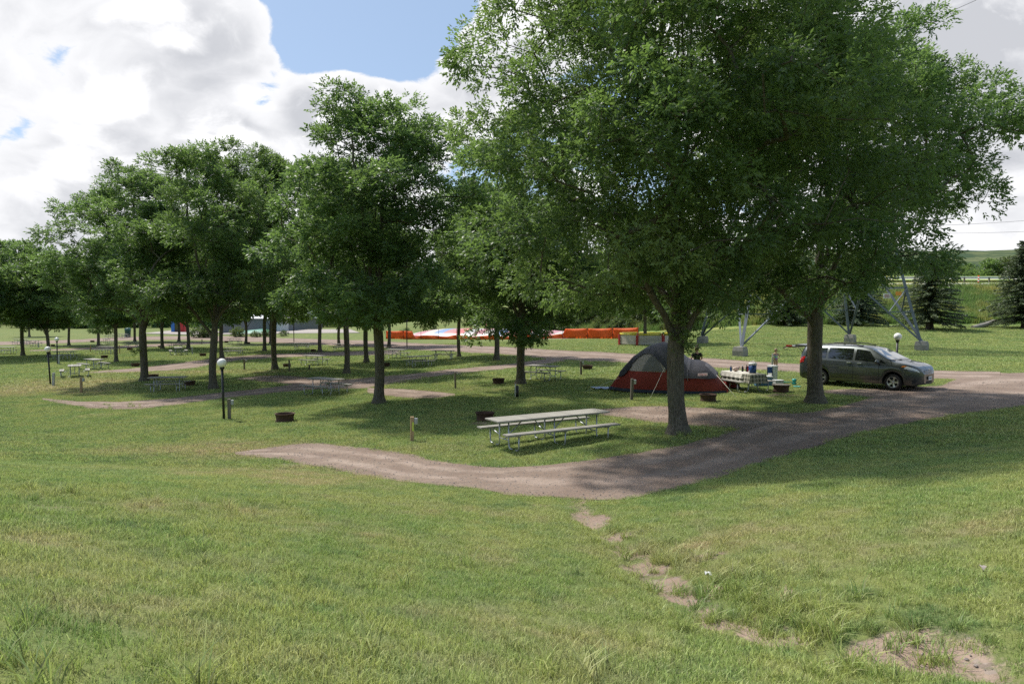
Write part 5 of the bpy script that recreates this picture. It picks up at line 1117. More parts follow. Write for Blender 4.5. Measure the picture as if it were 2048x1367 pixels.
# windscreen across the sloping front of the cabin
P2 = []
for x in np.linspace(.60, 1.47, 14):
    row = []
    for q in np.linspace(-1, 1, 17):
        v = 10 - 2.75 * abs(q); p = spt(x, v, .008, 1 if q >= 0 else -1); row.append(p + Vector((.004, 0, .003)))
    P2.append(row)
MB().grid(P2, True).build('windscreen', M['wind'], van)
for y0 in (-.05, .55): MB().tube([(1.50, -y0, catm(ZT, 1.5) + .02), (1.36, -y0 - .5, catm(ZT, 1.36) - .01)], .012, 5).build('wiper', M['trim'], van)
def nx_(y, z): return 2.56 - .40 * (abs(y) / .95) ** 2.6 - .55 * max(0, z - .70) ** 1.6
for k, z in enumerate((.69, .73, .77, .81)): MB().tube([(nx_(y, z) + .012, y, z) for y in np.linspace(-.42, .42, 15)], .011, 6).build('grille_bar', M['chrome'], van)
MB().grid([[(nx_(y, z) + .004, y, z) for y in np.linspace(-.44, .44, 13)] for z in np.linspace(.665, .835, 4)]).build('grille', M['trim'], van)
MB().grid([[(nx_(y, .4) + .006, y, z) for y in np.linspace(-.6, .6, 15)] for z in (.30, .34, .38, .41)]).build('lower_intake', M['trim'], van)
pl_ = MB().box((2.585, 0, .515), (.012, .31, .155), bev=.004).build('number_plate', M['whiteplastic'], van); MB().box((2.5925, 0, .52), (.002, .22, .05)).build('plate_marking', M['coolerblue'], pl_)
MB().ball((2.535, 0, .87), .05, 12, 8, (.3, 1.2, .8)).build('badge', M['chrome'], van)
# wheels
def wheel(x, s):
    o = bpy.data.objects.new('wheel', None); col.objects.link(o); o.parent = van; o.location = (x, s * .86, WR); o.rotation_euler = (R(90) * (-s), 0, 0) if False else (R(90 if s < 0 else -90), 0, 0)
    # local z points outwards
    MB().lathe([(.20, -.11), (.30, -.115), (.328, -.09), (WR, -.04), (WR, .04), (.328, .09), (.30, .112), (.225, .10), (.215, .06)], 32).build('tyre', M['tyre'], o)
    mb = MB(); mb.lathe([(.215, .02), (.232, .095), (.222, .104), (.205, .085), (.20, .03)], 32); mb.lathe([(0, .075), (.055, .075), (.065, .06), (.065, .03)], 16)
    for k in range(5):
        a = 2 * PI * k / 5; c_, s_ = math.cos(a), math.sin(a); pts = []
        for (r, wd, z) in ((.05, .035, .07), (.13, .034, .075), (.212, .055, .085)):
            for e in (-1, 1): pts.append((r * c_ - e * wd * s_, r * s_ + e * wd * c_, z))
        pts += [(q[0], q[1], q[2] - .03) for q in pts]
        mb.add(pts, [(0, 1, 3, 2), (2, 3, 5, 4), (0, 2, 8, 6), (2, 4, 10, 8), (1, 7, 9, 3), (3, 9, 11, 5)], False)
    mb.build('rim', M['alloy'], o); MB().lathe([(0, .018), (.215, .018)], 24).build('brake_backing', M['trim'], o)
    return o
for x in AX:
    for s in (-1, 1): wheel(x, s)
    for s in (-1, 1):
        P2 = [[(x + .405 * math.cos(t), s * yy, .33 + .405 * math.sin(t)) for t in np.linspace(0, PI, 20)] for yy in (.60, .93)]
        MB().grid(P2, True).build('wheel_arch_liner', M['trim'], van)
# raised tailgate: hinged at the rear roof edge
hb_ = Vector((-2.30, 0, 1.70)); mb = MB(); P2 = []
for i, f in enumerate(np.linspace(0, 1, 9)):
    P2.append([(hb_.x - 1.08 * f * math.cos(R(4)), y * (.66 + .14 * f), 1.735 - .10 * f + .06 * math.sin(PI * f) - .10 * max(0, f - .82) * 4 * .6 - .03 * (y * y)) for y in np.linspace(-1, 1, 11)])
low = [[(a, b_, c_ - .085 * (1 - .6 * i / 8)) for (a, b_, c_) in row] for i, row in enumerate(P2)]
mb.grid(P2, True); mb.grid([r[::-1] for r in low], True); 
for e in (0, -1): mb.grid([[r[e] for r in P2], [r[e] for r in low]], False)
mb.grid([P2[-1], low[-1]], False); tg = mb.build('tailgate', M['vanpaint'], van)
MB().box((-3.12, 0, 1.60), (.34, 1.1, .05), bev=.02).build('rear_window', M['tint'], tg); MB().box((-3.06, -.72, 1.655), (.34, .13, .07), bev=.02).build('tail_light', M['redlens'], tg); MB().box((-2.86, -.72, 1.662), (.16, .13, .06), bev=.02).build('reverse_lens', M['lens'], tg)
for s in (-1, 1): MB().tube([(-2.42, s * .72, 1.35), (-2.72, s * .70, 1.66)], .014, 6).build('gas_strut', M['trim'], van)
wf, wr_ = at(1786, 781), at(1643, 770); va = math.atan2(wf.y - wr_.y, wf.x - wr_.x); mid_ = (wf + wr_) / 2
ax_ = Vector((math.cos(va), math.sin(va), 0)); ay_ = Vector((-math.sin(va), math.cos(va), 0))
c = mid_ + ay_ * .86 - ax_ * ((AX[0] + AX[1]) / 2)
van.location = (c.x, c.y, gz(c.x, c.y) + .01); van.rotation_euler = (0, R(-.3), va); tag(van, 'dark grey-green minivan with its tailgate raised, parked by the gravel road', 'minivan')

# ---------------------------------------------------------------- people
M['skin'] = mat('skin', (.46, .29, .21), .55, 0, .08, 9); M['hairbrown'] = mat('brown_hair', (.07, .04, .025), .6, 0, .3, 40, .5, 120); M['hairfair'] = mat('fair_brown_hair', (.22, .14, .08), .6, 0, .3, 40, .5, 120); M['blackshirt'] = fabric('black_cotton', (.012, .012, .013), .9); M['jeans'] = fabric('dark_denim', (.035, .045, .07), .9)
def skin_mesh(verts, edges, radii, name, root=0, sub=2):
    me = bpy.data.meshes.new(name); me.from_pydata(verts, edges, []); o = bpy.data.objects.new(name, me); col.objects.link(o)
    md = o.modifiers.new('s', 'SKIN'); md.use_smooth_shade = True
    for i, r in enumerate(radii): me.skin_vertices[0].data[i].radius = r if isinstance(r, tuple) else (r, r); me.skin_vertices[0].data[i].use_root = (i == root)
    sb = o.modifiers.new('d', 'SUBSURF'); sb.levels = sub; sb.render_levels = sub
    bpy.context.view_layer.update(); out = bpy.data.meshes.new_from_object(o.evaluated_get(bpy.context.evaluated_depsgraph_get())); bpy.data.objects.remove(o); return out
def join_mb(me, mb):
    bm = bmesh.new(); bm.from_mesh(me); t_ = mb.mesh('t'); bm.from_mesh(t_); bm.to_mesh(me); bm.free(); bpy.data.meshes.remove(t_); me.polygons.foreach_set('use_smooth', [True] * len(me.polygons)); return me
def hand(mb, wrist, d, out, s):
    """palm and five bent fingers; d points along the hand, out towards the thumb"""
    d = Vector(d).normalized(); out = (Vector(out) - d * Vector(out).dot(d)).normalized(); n = d.cross(out); w = Vector(wrist)
    mb.tube([w, w + d * .045 * s, w + d * .09 * s], [.024 * s, .036 * s, .034 * s], 8)
    for k, l in enumerate((.068, .078, .072, .056)):
        b0 = w + d * .085 * s + out * (.030 - .02 * k) * s; mb.tube([b0, b0 + d * l * .5 * s + n * .008 * s, b0 + d * l * .85 * s + n * .03 * s], [.0095 * s, .0085 * s, .0065 * s], 6)
    b0 = w + d * .03 * s + out * .03 * s; mb.tube([b0, b0 + out * .03 * s + d * .03 * s, b0 + out * .035 * s + d * .062 * s], [.012 * s, .010 * s, .008 * s], 6)
def person(H, arms, legs, loc, rz, label, skinm, child=False):
    """H height; arms = (shoulder, elbow, wrist) for each side, legs = (hip, knee, ankle), all as fractions of H"""
    o = empty('person', loc, rz); V = [(0, 0, .53), (0, -.005, .60), (0, .0, .68), (0, .005, .77), (0, .012, .815), (0, .0, .855), (0, -.008, .90), (0, -.004, .945), (0, .002, .985)]
    rr = [(.085, .062), (.074, .055), (.082, .060), (.088, .055), (.036, .034), (.033, .034), (.046, .054), (.050, .060), (.026, .032)]
    if child: rr = [(.076, .060), (.066, .055), (.070, .056), (.074, .050), (.032, .032), (.034, .036), (.058, .064), (.062, .070), (.034, .04)]
    E = [(i, i + 1) for i in range(8)]
    for s, (sh, el, wr) in zip((-1, 1), arms):
        b = len(V); V += [sh, tuple((Vector(sh) + Vector(el)) / 2), el, tuple((Vector(el) * .55 + Vector(wr) * .45)), wr]; rr += [.030, .027, .022, .021, .014]; E += [(3, b), (b, b + 1), (b + 1, b + 2), (b + 2, b + 3), (b + 3, b + 4)]
    for s, (hp, kn, an) in zip((-1, 1), legs):
        b = len(V); V += [hp, tuple((Vector(hp) + Vector(kn)) / 2), kn, tuple(Vector(kn) * .65 + Vector(an) * .35), an, (an[0] + s * .008, an[1] - .06, .012)]; rr += [.048, .045, .031, .031, .019, (.024, .014)]; E += [(0, b)] + [(b + k, b + k + 1) for k in range(5)]
    Vm = [tuple(c_ * H for c_ in v) for v in V]; rm = [tuple(c_ * H for c_ in r) if isinstance(r, tuple) else r * H for r in rr]
    me = skin_mesh(Vm, E, rm, 'body'); mb = MB()
    for s, (sh, el, wr) in zip((-1, 1), arms): d = Vector(wr) - Vector(el); hand(mb, Vector(wr) * H, d, Vector((0, -1, .2)), H / 1.7)
    hz = .925 * H; k = 1.22 if child else 1.0
    mb.ball((0, -.058 * H * k, hz - .008 * H), .011 * H, 8, 6, (.7, 1, 1.2))
    for s in (-1, 1): mb.ball((s * .050 * H * k, .0, hz), .014 * H, 8, 6, (.4, .8, 1.2))
    join_mb(me, mb); body = link('body', me, o, skinm)
    for s in (-1, 1): MB().ball((s * .020 * H, -.050 * H * k, hz + .004 * H), .007 * H, 8, 6).build('eye', M['dark'], body)
    MB().ball((0, -.052 * H * k, hz - .035 * H), .012 * H, 8, 5, (1.3, .4, .35)).build('mouth', M['redplastic'], body)
    o['_H'] = H; tag(o, label, 'person'); return o
def clothes(o, name, m, V, E, rr, H): me = skin_mesh([tuple(c_ * H for c_ in v) for v in V], E, [tuple(c_ * H for c_ in r) if isinstance(r, tuple) else r * H for r in rr], name); return link(name, me, o, m)
def hair(o, m, H, k=1.0, bun=False, back=1.0):
    mb = MB(); P2 = []
    for i in range(9):
        ph = PI * .74 * i / 8
        row = []
        for j in range(16):
            th = 2 * PI * j / 16; fr = max(0, -math.sin(th)); p_ = ph * (1 - .5 * fr)
            row.append((.056 * k * H * math.sin(p_) * math.cos(th), (.004 + .066 * k * math.sin(p_) * math.sin(th)) * H, (.935 + .066 * k * math.cos(p_) * 1.0) * H))
        P2.append(row)
    mb.grid(P2, True, True)
    if bun: mb.ball((0, .02 * H, 1.015 * H), .026 * H, 12, 8, (1, 1, .95))
    mb.build('hair', m, o)
# adult behind the tent, seen from behind
ad = at(1393, 765); H = 1.76
pA = person(H, (((-.105, 0, .785), (-.165, -.03, .655), (-.10, -.13, .60)), ((.105, 0, .785), (.170, .02, .650), (.125, -.10, .585))), (((-.05, 0, .51), (-.055, -.01, .27), (-.058, .01, .04)), ((.05, 0, .51), (.055, -.01, .27), (.058, .01, .04))), ad, R(188), 'person in black t-shirt with hair in a bun, seen from behind the tent', M['skin'])
clothes(pA, 'shirt', M['blackshirt'], [(0, 0, .50), (0, -.005, .60), (0, 0, .69), (0, .005, .775), (0, .01, .80), (-.105, 0, .787), (-.145, -.02, .715), (.105, 0, .787), (.148, .012, .71)], [(0, 1), (1, 2), (2, 3), (3, 4), (3, 5), (5, 6), (3, 7), (7, 8)], [(.098, .075), (.090, .070), (.097, .074), (.098, .066), (.045, .042), .038, .037, .038, .037], H)
clothes(pA, 'trousers', M['jeans'], [(0, 0, .53), (-.05, 0, .48), (-.055, -.01, .27), (-.058, .01, .05), (.05, 0, .48), (.055, -.01, .27), (.058, .01, .05)], [(0, 1), (1, 2), (2, 3), (0, 4), (4, 5), (5, 6)], [(.092, .070), .056, .042, .034, .056, .042, .034], H)
hair(pA, M['hairbrown'], H, 1.0, True)
# child in a striped swimsuit with a towel
def swimstripe():
    m, t, b = newmat('striped_swimsuit'); z = t.node('ShaderNodeSeparateXYZ'); t.l.new(t.node('ShaderNodeTexCoord').outputs['Object'], z.inputs[0]); r = t.node('ShaderNodeValToRGB'); f = t.remap(z.outputs[2], .55, 1.0, 0, 1); t.l.new(f, r.inputs[0]); r.color_ramp.interpolation = 'CONSTANT'
    cols = [(0, (.12, .22, .32)), (.22, (.36, .14, .46)), (.42, (.14, .48, .42)), (.55, (.42, .50, .30)), (.66, (.22, .20, .52)), (.82, (.45, .20, .42))]
    r.color_ramp.elements[0].color = cols[0][1] + (1,); r.color_ramp.elements[1].position = cols[1][0]; r.color_ramp.elements[1].color = cols[1][1] + (1,)
    for p_, c_ in cols[2:]: e = r.color_ramp.elements.new(p_); e.color = c_ + (1,)
    t.l.new(r.outputs[0], b.inputs['Base Color']); b.inputs['Roughness'].default_value = .6; return m
gp = at(1551, 742); H = 1.24
pG = person(H, (((-.095, 0, .775), (-.165, .02, .66), (-.10, -.06, .60)), ((.095, 0, .775), (.175, .03, .66), (.095, .0, .57))), (((-.045, 0, .50), (-.04, -.02, .26), (-.045, .0, .04)), ((.045, 0, .50), (.05, -.0, .26), (.06, .02, .04))), gp, R(-8), 'child in a striped purple and aqua swimsuit standing behind the camping bins', M['skin'], True)
clothes(pG, 'swimsuit', swimstripe(), [(0, 0, .475), (0, 0, .53), (0, -.005, .60), (0, 0, .68), (0, .003, .745), (-.05, .0, .79), (.05, .0, .79)], [(0, 1), (1, 2), (2, 3), (3, 4), (4, 5), (4, 6)], [(.055, .055), (.084, .068), (.074, .062), (.078, .063), (.072, .054), (.014, .030), (.014, .030)], H)
hair(pG, M['hairfair'], H, 1.26)
tw = put('towel', Vector((gp.x - .16, gp.y + .02, gp.z)), 'white towel hanging over the arm of the child in the swimsuit', 'towel', -.1)
MB().grid([[(.05 * math.sin(v * 9 + u * 3) * .25 + u * .12 - .06, .03 * math.sin(v * 5) + (u - .5) * .12, .12 + v * .85) for u in np.linspace(0, 1, 7)] for v in np.linspace(0, 1, 14)]).build('cloth', fabric('white_terry', (.62, .63, .62), .95), tw)
md = [c_ for c_ in kids(tw)][0].modifiers.new('thick', 'SOLIDIFY'); md.thickness = .015

# ---------------------------------------------------------------- pylon
FT = [at(1480, 712), at(1843, 700), at(1700, 684), at(1405, 686)]
pc0 = sum(FT, Vector()) / 4; u_ = ((FT[1] - FT[0]).normalized() + (FT[2] - FT[3]).normalized()); u_.z = 0; u_.normalize(); v_ = Vector((-u_.y, u_.x, 0))
if v_.y < 0: v_ = -v_
half = 8.6; pyl = empty('pylon', (pc0.x, pc0.y, 0))
def ft(i): su, sv = ((-1, -1), (1, -1), (1, 1), (-1, 1))[i]; q = FT[i]; return Vector((q.x - pc0.x, q.y - pc0.y, q.z + .75))
top_z = 30.0; tw_ = 1.1
def leg_pt(i, z): f0 = ft(i); su, sv = ((-1, -1), (1, -1), (1, 1), (-1, 1))[i]; t = u_ * su * tw_ + v_ * sv * tw_; f = (z - f0.z) / (top_z - f0.z); return Vector((f0.x * (1 - f) + t.x * f, f0.y * (1 - f) + t.y * f, z))
def angle_bar(mb, a, b, w, th=.02):
    a, b = Vector(a), Vector(b); d = (b - a).normalized(); s, t = frame_of(d); pts = []
    prof = [(0, 0), (w, 0), (w, th), (th, th), (th, w), (0, w)]
    for p in (a, b): pts += [p + s * x + t * y for x, y in prof]
    mb.add(pts, [(k, (k + 1) % 6, 6 + (k + 1) % 6, 6 + k) for k in range(6)] + [tuple(range(6))[::-1], tuple(range(6, 12))]); return mb
lv = [.9, 4.2, 7.8, 12, 16.5, 21, 25.5, 30]
for i in range(4):
    f0 = ft(i); angle_bar(MB(), f0, leg_pt(i, top_z), .22, .04).build('leg', M['steel'], pyl)
    cpt = Vector((f0.x, f0.y, f0.z - .75)); MB().lathe([(.58, -.5), (.58, .4), (.50, .70), (0, .74)], 4, cpt, False).build('footing', M['concrete'], pyl)
for i in range(4):
    j = (i + 1) % 4
    for k in range(len(lv) - 1):
        z0, z1 = lv[k], lv[k + 1]; A0, A1, B0, B1 = leg_pt(i, max(z0, ft(i).z)), leg_pt(i, z1), leg_pt(j, max(z0, ft(j).z)), leg_pt(j, z1)
        if k == 0:
            ap = (leg_pt(i, lv[2]) + leg_pt(j, lv[2])) / 2
            for a, L_ in ((A0, i), (B0, j)):
                angle_bar(MB(), a, ap, .14, .03).build('brace', M['steel'], pyl)
                for f in (.36, .66): q = a.lerp(ap, f); angle_bar(MB(), leg_pt(L_, q.z), q, .09, .02).build('brace', M['steel'], pyl)
                q0 = a.lerp(ap, .36); angle_bar(MB(), q0, leg_pt(L_, a.lerp(ap, .66).z), .09, .02).build('brace', M['steel'], pyl)
        elif k >= 2:
            angle_bar(MB(), A0, B1, .16, .03).build('brace', M['steel'], pyl); angle_bar(MB(), B0, A1, .16, .03).build('brace', M['steel'], pyl)
        if k >= 1: angle_bar(MB(), A1, B1, .18, .03).build('crossbar', M['steel'], pyl)
mast = MB()
for i in range(4):
    su, sv = ((-1, -1), (1, -1), (1, 1), (-1, 1))[i]; b0 = u_ * su * tw_ + v_ * sv * tw_; angle_bar(mast, b0 + Vector((0, 0, 30)), b0 * .5 + Vector((0, 0, 44)), .22, .03)
mast.build('mast', M['steel'], pyl)
for z, l in ((31, 8.5), (36, 7), (41, 6)):
    mb = MB()
    for s in (-1, 1):
        for e in (-.9, .9): angle_bar(mb, v_ * 0 + u_ * e + Vector((0, 0, z)), v_ * s * l + Vector((0, 0, z + .4)), .14, .02); angle_bar(mb, u_ * e + Vector((0, 0, z + 1.8)), v_ * s * l + Vector((0, 0, z + .4)), .12, .02)
    mb.build('cross_arm', M['steel'], pyl)
def on_pyl(px, py, i, off): # sign hung between leg and brace
    a = leg_pt(1, 5.6); return a
sp_ = leg_pt(1, 4.9).lerp(leg_pt(0, 4.9), .16) + Vector((0, 0, .0)); d_ = (leg_pt(0, 5) - leg_pt(1, 5)).normalized(); n_ = Vector((d_.y, -d_.x, 0)) * (-1 if d_.x > 0 else 1)
sg = MB().box(sp_ + Vector((0, -.25, .0)), (.62, .03, .38), rz=math.atan2(d_.y, d_.x)).build('warning_sign', M['whiteplastic'], pyl)
for zz in (.09, -.01, -.10): MB().box(sp_ + Vector((0, -.275, zz)), (.46, .012, .04), rz=math.atan2(d_.y, d_.x)).build('sign_marking', M['redplastic'], sg)
MB().box(leg_pt(1, 5.1) + d_ * 1.1 + Vector((0, -.2, 0)), (.5, .03, .3), rz=math.atan2(d_.y, d_.x)).build('orange_plate', M['amber'], pyl)
tag(pyl, 'tall grey-blue steel lattice pylon on four concrete footings behind the minivan', 'pylon')
def wire(name, a, b, sag, lb, r=.03):
    a, b = Vector(a), Vector(b); MBb = MB().tube([a.lerp(b, f) - Vector((0, 0, sag * 4 * f * (1 - f))) for f in np.linspace(0, 1, 24)], r, 5); tag(MBb.build(name, M['trim']), lb, 'wire')
wa = Vector((pc0.x, pc0.y, 0)) + v_ * -8.4 + Vector((0, 0, 31.2))
wb_ = CAM + pixdir(1930, -2) * 34
wc = CAM + pixdir(1842, 40) * 40; wd_ = CAM + pixdir(2300, -160) * 22
wire('power_line', wc + (wc - wd_) * 1.0, wd_, .25, 'thin power line crossing the top right corner of the sky', .012)
wire('far_power_line', CAM + pixdir(1700, 452) * 260, CAM + pixdir(2300, 415) * 230, 2.0, 'faint far power line above the hills, upper of two', .05); wire('far_power_line', CAM + pixdir(1700, 462) * 260, CAM + pixdir(2300, 445) * 230, 2.0, 'faint far power line above the hills, lower of two', .05)

# ---------------------------------------------------------------- jumping pillow, orange fence, ball pit
def pillow_mat():
    m, t, b = newmat('rainbow_vinyl'); s = t.node('ShaderNodeSeparateXYZ'); t.l.new(t.node('ShaderNodeTexCoord').outputs['Object'], s.inputs[0]); r = t.node('ShaderNodeValToRGB'); t.l.new(t.math('FRACT', t.math('MULTIPLY', s.outputs[0], .09)), r.inputs[0]); r.color_ramp.interpolation = 'CONSTANT'
    cols = [(0, (.55, .50, .44)), (.17, (.20, .30, .50)), (.33, (.50, .22, .20)), (.5, (.55, .14, .12)), (.67, (.50, .48, .45)), (.83, (.48, .20, .22))]
    r.color_ramp.elements[0].color = cols[0][1] + (1,); r.color_ramp.elements[1].position = cols[1][0]; r.color_ramp.elements[1].color = cols[1][1] + (1,)
    for p_, c_ in cols[2:]: e = r.color_ramp.elements.new(p_); e.color = c_ + (1,)
    t.l.new(r.outputs[0], b.inputs['Base Color']); b.inputs['Roughness'].default_value = .4; return m
fa, fb = at(772, 678), at(1276, 677); fl = (fb - fa).length; fdir = (fb - fa).normalized(); fn = Vector((-fdir.y, fdir.x, 0)); frz = math.atan2(fdir.y, fdir.x)
pw = (fa.lerp(fb, .42)) + fn * 5.2; pil = empty('jumping_pillow', (pw.x, pw.y, gz(pw.x, pw.y)), frz)
L2, W2 = fl * .36, 4.5
MB().grid([[(x, y * W2, 1.35 * max(0, (1 - (x / L2) ** 4)) ** .5 * max(0, (1 - y * y)) ** .6 - .02) for y in np.linspace(-1, 1, 16)] for x in np.linspace(-L2, L2, 40)], True).build('inflated_skin', pillow_mat(), pil)
MB().tube([(-L2 - .3, -W2 - .2, .08), (L2 + .3, -W2 - .2, .08), (L2 + .3, W2 + .2, .08), (-L2 - .3, W2 + .2, .08), (-L2 - .3, -W2 - .2, .08)], .15, 8).build('border', M['redplastic'], pil)
tag(pil, 'inflated jumping pillow with pastel stripes behind the orange fence', 'jumping pillow')
M['orange'] = fabric('orange_fence_mesh', (.85, .17, .035), .6, .35); M['orangepost'] = mat('fence_post_steel', (.10, .06, .04), .7, .3, .2)
fen = empty('orange_fence', fa, 0); nseg = 12
def fpt(f, z): q = fa.lerp(fb, f); return Vector((q.x - fa.x, q.y - fa.y, gz(q.x, q.y) - fa.z + z)) + fn * .25 * math.sin(f * 9)
def fheight(f): return 1.35 if f > .76 else (1.3 if f < .13 else .42 + .25 * abs(math.sin(f * 23)))
for k in range(nseg):
    f0, f1 = k / nseg, (k + 1) / nseg; P2 = []
    for v in np.linspace(0, 1, 5): P2.append([fpt(f0 + (f1 - f0) * u, .06 + v * (fheight(f0 + (f1 - f0) * u) - .06 - .05 * math.sin(PI * u))) + fn * .08 * math.sin(u * 7 + v * 3) for u in np.linspace(0, 1, 9)])
    sh_ = MB().grid(P2, True).build('mesh_panel', M['orange'], fen); sm = sh_.modifiers.new('thick', 'SOLIDIFY'); sm.thickness = .012
for k in range(nseg + 1): MB().tube([fpt(k / nseg, -.2), fpt(k / nseg, 1.6)], .03, 6).build('post', M['orangepost'], fen)
tag(fen, 'long orange plastic safety fence in front of the jumping pillow', 'fence')
# far visitors on the pillow
def far_person(loc, rz, H, shirt, lb):
    o = person(H, (((-.1, 0, .785), (-.17, .0, .66), (-.2, -.05, .55)), ((.1, 0, .785), (.17, .0, .66), (.2, -.05, .55))), (((-.05, 0, .5), (-.06, -.01, .27), (-.07, .01, .04)), ((.05, 0, .5), (.06, -.01, .27), (.07, .01, .04))), loc, rz, lb, M['skin'])
    clothes(o, 'shirt', shirt, [(0, 0, .46), (0, 0, .6), (0, 0, .69), (0, 0, .775), (-.105, 0, .785), (-.14, 0, .71), (.105, 0, .785), (.14, 0, .71)], [(0, 1), (1, 2), (2, 3), (3, 4), (4, 5), (3, 6), (6, 7)], [(.09, .07), (.088, .068), (.094, .07), (.095, .062), .036, .036, .036, .036], H); hair(o, M['hairbrown'], H)
q = pw + fdir * -2.2; far_person(Vector((q.x, q.y, gz(q.x, q.y) + 1.28)), 2.0, 1.5, fabric('red_cotton', (.5, .04, .03), .9), 'far person in a red shirt standing on the jumping pillow')
q = pw + fdir * -5.5 + fn * .5; far_person(Vector((q.x, q.y, gz(q.x, q.y) + 1.2)), .5, 1.4, M['whiteplastic'], 'far person in a white shirt on the left side of the jumping pillow')
# octagonal ball pit of plank panels, red corner posts, yellow padding
pa_ = at(1222, 692); pb_ = at(1246, 696); pit = empty('ball_pit'); sc_ = 2.5; ctr = at(1300, 687); pit.location = ctr
M['paintred'] = mat('red_post_paint', (.38, .03, .03), .6, 0, .15); M['yellowpad'] = mat('yellow_padding', (.62, .52, .04), .5, 0, .1); M['pitwhite'] = wood_mat('pale_board', (.50, .44, .38), (.60, .55, .48)); 
N8 = 8; RP = 3.3
for k in range(N8):
    a0, a1 = 2 * PI * (k + .5) / N8 - .2, 2 * PI * (k + 1.5) / N8 - .2; A_ = Vector((RP * math.cos(a0), RP * math.sin(a0), 0)); B_ = Vector((RP * math.cos(a1), RP * math.sin(a1), 0)); md_ = (A_ + B_) / 2; ln = (B_ - A_).length; rz = math.atan2((B_ - A_).y, (B_ - A_).x)
    for q in range(3): MB().box(md_ + Vector((0, 0, .17 + .30 * q)), (ln - .26, .06, .285), rz=rz, bev=.01).build('board', M['pitwhite'], pit)
    MB().box(A_ + Vector((0, 0, .46)), (.24, .24, 1.06), rz=rz, bev=.015).build('corner_post', M['paintred'], pit)
    MB().tube([A_ + (B_ - A_) * .06 + Vector((0, 0, 1.03)), A_ + (B_ - A_) * .94 + Vector((0, 0, 1.03))], .085, 8).build('top_padding', M['yellowpad'], pit)
tag(pit, 'octagonal ball pit of pale boards with red corner posts and yellow top padding', 'ball pit')

# ---------------------------------------------------------------- far buildings and machines
def corr(name, c):
    m, t, b = newmat(name); s = t.node('ShaderNodeSeparateXYZ'); t.l.new(t.node('ShaderNodeTexCoord').outputs['Object'], s.inputs[0]); n = t.noise(t.node('ShaderNodeTexCoord').outputs['Object'], .6, 4, .6); t.l.new(t.mix(n, tuple(v * .85 for v in c) + (1,), tuple(v * 1.12 for v in c) + (1,)), b.inputs['Base Color']); b.inputs['Roughness'].default_value = .5; b.inputs['Metallic'].default_value = .1; return m
sa, sb_ = at(440, 666), at(586, 664); sd = (sb_ - sa).normalized(); srz = math.atan2(sd.y, sd.x); sL = (sb_ - sa).length
sh = empty('metal_shed', sa, srz); hg = 3.1; M['greycorr'] = corr('grey_ribbed_steel', (.16, .17, .20)); M['whitecorr'] = corr('white_ribbed_steel', (.62, .63, .66))
def ribbed(x0, x1, y, z0, z1, m, nm):
    n = int((x1 - x0) / .25); P2 = [[(x0 + (x1 - x0) * i / (n * 2), y - (.05 if i % 2 else 0), z) for i in range(n * 2 + 1)] for z in (z0, z1)]; MB().grid(P2, False).build(nm, m, sh)
ribbed(0, sL * .74, 0, -.3, hg, M['greycorr'], 'wall'); ribbed(sL * .74, sL * .93, .3, -.3, hg + 1.2, M['whitecorr'], 'wall'); MB().box((sL * .965, .4, hg / 2 + .4), (sL * .07, .1, hg + 1.0)).build('door', M['dark'], sh); MB().box((sL * .5, 5, hg / 2), (sL * .98, 9.4, hg - .05)).build('core', M['greycorr'], sh)
MB().add([(-.4, -.6, hg), (sL + .4, -.6, hg + .02), (sL + .4, 5, hg + 2.0), (-.4, 5, hg + 2.0), (-.4, 10.4, hg), (sL + .4, 10.4, hg)], [(0, 1, 2, 3), (3, 2, 5, 4), (0, 3, 4), (1, 5, 2)]).build('roof', M['whitecorr'], sh)
tag(sh, 'long shed with grey ribbed wall and white end beyond the trees', 'shed')
def machine(px, py, m, lb):
    p = at(px, py); o = empty('vending_machine', p, 0); w_ = 26 / 1365 * p.y * .42; MB().box((0, 0, w_ * .95), (w_, w_ * .8, w_ * 1.9), bev=.04).build('cabinet', m, o); MB().box((-.08 * w_, -w_ * .41, w_ * 1.1), (w_ * .6, .03, w_ * 1.2), bev=.01).build('front_panel', M['tint'] if m is M['dark'] else m, o); MB().box((w_ * .36, -w_ * .41, w_ * 1.1), (w_ * .14, .03, w_ * .3)).build('coin_panel', M['dark'], o); tag(o, lb, 'machine')
machine(350, 664, mat('machine_blue', (.03, .14, .45), .4, 0, .1), 'blue drinks machine on the far concrete pad'); machine(357, 664, M['dark'], 'black drinks machine between the blue and the red one'); machine(366, 664, mat('machine_red', (.40, .02, .03), .4, 0, .1), 'red drinks machine on the far concrete pad')
o = empty('waste_bin', at(256, 674)); MB().lathe([(0, 0), (.42, 0), (.5, 1.3), (.54, 1.32), (0, 1.36)], 16).build('barrel', mat('bin_green', (.02, .10, .09), .5, 0, .1), o); MB().lathe([(.56, 1.3), (.5, 1.5), (.2, 1.68), (0, 1.72)], 16).build('lid', mat('bin_lid_green', (.02, .10, .09), .5, 0, .1), o); tag(o, 'dark green waste bin beside the far pale picnic table', 'bin')
tp = at(516, 667); mb = MB(); mb.grid([[(tp.x + (u - .5) * 9, tp.y + (v - .5) * 5, gz(tp.x, tp.y) + .1 + .9 * math.sin(PI * u) * math.sin(PI * v) * (.6 + .5 * float(vnoise(u * 5, v * 5, 1, 3)))) for u in np.linspace(0, 1, 14)] for v in np.linspace(0, 1, 9)]); tag(mb.build('covered_heap', fabric('green_tarpaulin', (.05, .22, .15), .5)), 'low heap under a green cover in front of the grey shed', 'heap')

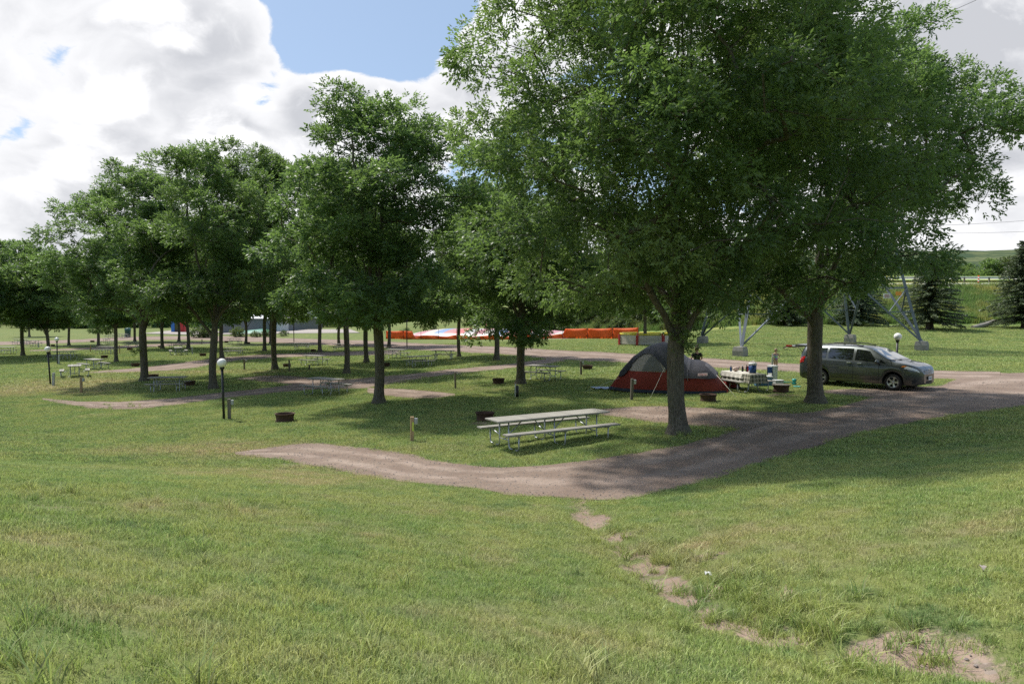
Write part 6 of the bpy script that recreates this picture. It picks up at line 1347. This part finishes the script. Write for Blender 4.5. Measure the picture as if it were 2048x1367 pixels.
# ---------------------------------------------------------------- guardrail, delineator, culvert
gr = empty('guardrail', (0, 0, 0)); M['railsteel'] = mat('guardrail_steel', (.55, .57, .60), .4, .5, .08); mb = MB()
def grp(x, z): yy = float(toe(x)) + 24.5; return Vector((x, yy, gz(x, yy) + z))
prof = [(.0, .95), (-.05, .88), (.02, .80), (-.05, .72), (.0, .64)]; P2 = []
for x in np.arange(44, 130, 2.0): b0 = grp(x, 0); P2.append([(b0.x, b0.y + dy, b0.z + dz) for dy, dz in prof])
mb.grid(P2, False); ro = mb.build('rail', M['railsteel'], gr); sm = ro.modifiers.new('thick', 'SOLIDIFY'); sm.thickness = .03
for x in np.arange(45, 130, 4.0): MB().box(grp(x, .4), (.18, .18, .9)).build('post', M['postold'], gr)
tag(gr, 'galvanised guardrail along the highway on top of the embankment', 'guardrail')
dp = Vector((0, 0, 0)); dd = pixdir(1957, 556); tt = (float(toe(70)) + 19.5) / dd.y; x_ = dd.x * tt; y_ = float(toe(x_)) + 19.5; del_ = empty('delineator', (x_, y_, gz(x_, y_)))
MB().box((0, 0, .05), (.8, .6, .1), bev=.03).build('base', M['dark'], del_)
for k in range(5): MB().lathe([(.0, .1 + .23 * k), (.11, .1 + .23 * k), (.11, .32 + .23 * k), (.0, .32 + .23 * k)], 12).build('band', M['orange'] if k % 2 == 0 else M['whiteplastic'], del_)
tag(del_, 'orange and white banded traffic delineator on the highway edge', 'delineator')
cp = at(1972, 655); o = empty('culvert_pipe', cp, .35); MB().tube([(-2.2, 0, .0), (0, 0, .35), (1.6, .2, .7)], .26, 14).build('pipe', M['concrete'], o); tag(o, 'pale metal culvert end lying at the foot of the embankment', 'pipe')
# litter on the foreground lawn
p = at(1970, 1143); o = empty('paper_scrap', p, .3); MB().grid([[(u * .02, v * .055, .035 + .02 * math.sin(v * 3 + u)) for u in (-1, -.3, .4, 1)] for v in (0, .4, .8, 1)], True).build('sheet', mat('dull_paper', (.34, .29, .25), .8, 0, .1), o); tag(o, 'small pale scrap of paper in the grass at right', 'litter')
p = at(1416, 1156); o = empty('plastic_scrap', p, .3); MB().grid([[(u * .03, v * .025, .06 + .02 * math.sin(u * 2 + v * 3)) for u in (-1, -.3, .4, 1)] for v in (-1, -.3, .4, 1)], True).build('film', M['whiteplastic'], o); tag(o, 'small white plastic scrap caught in the gully tufts', 'litter')
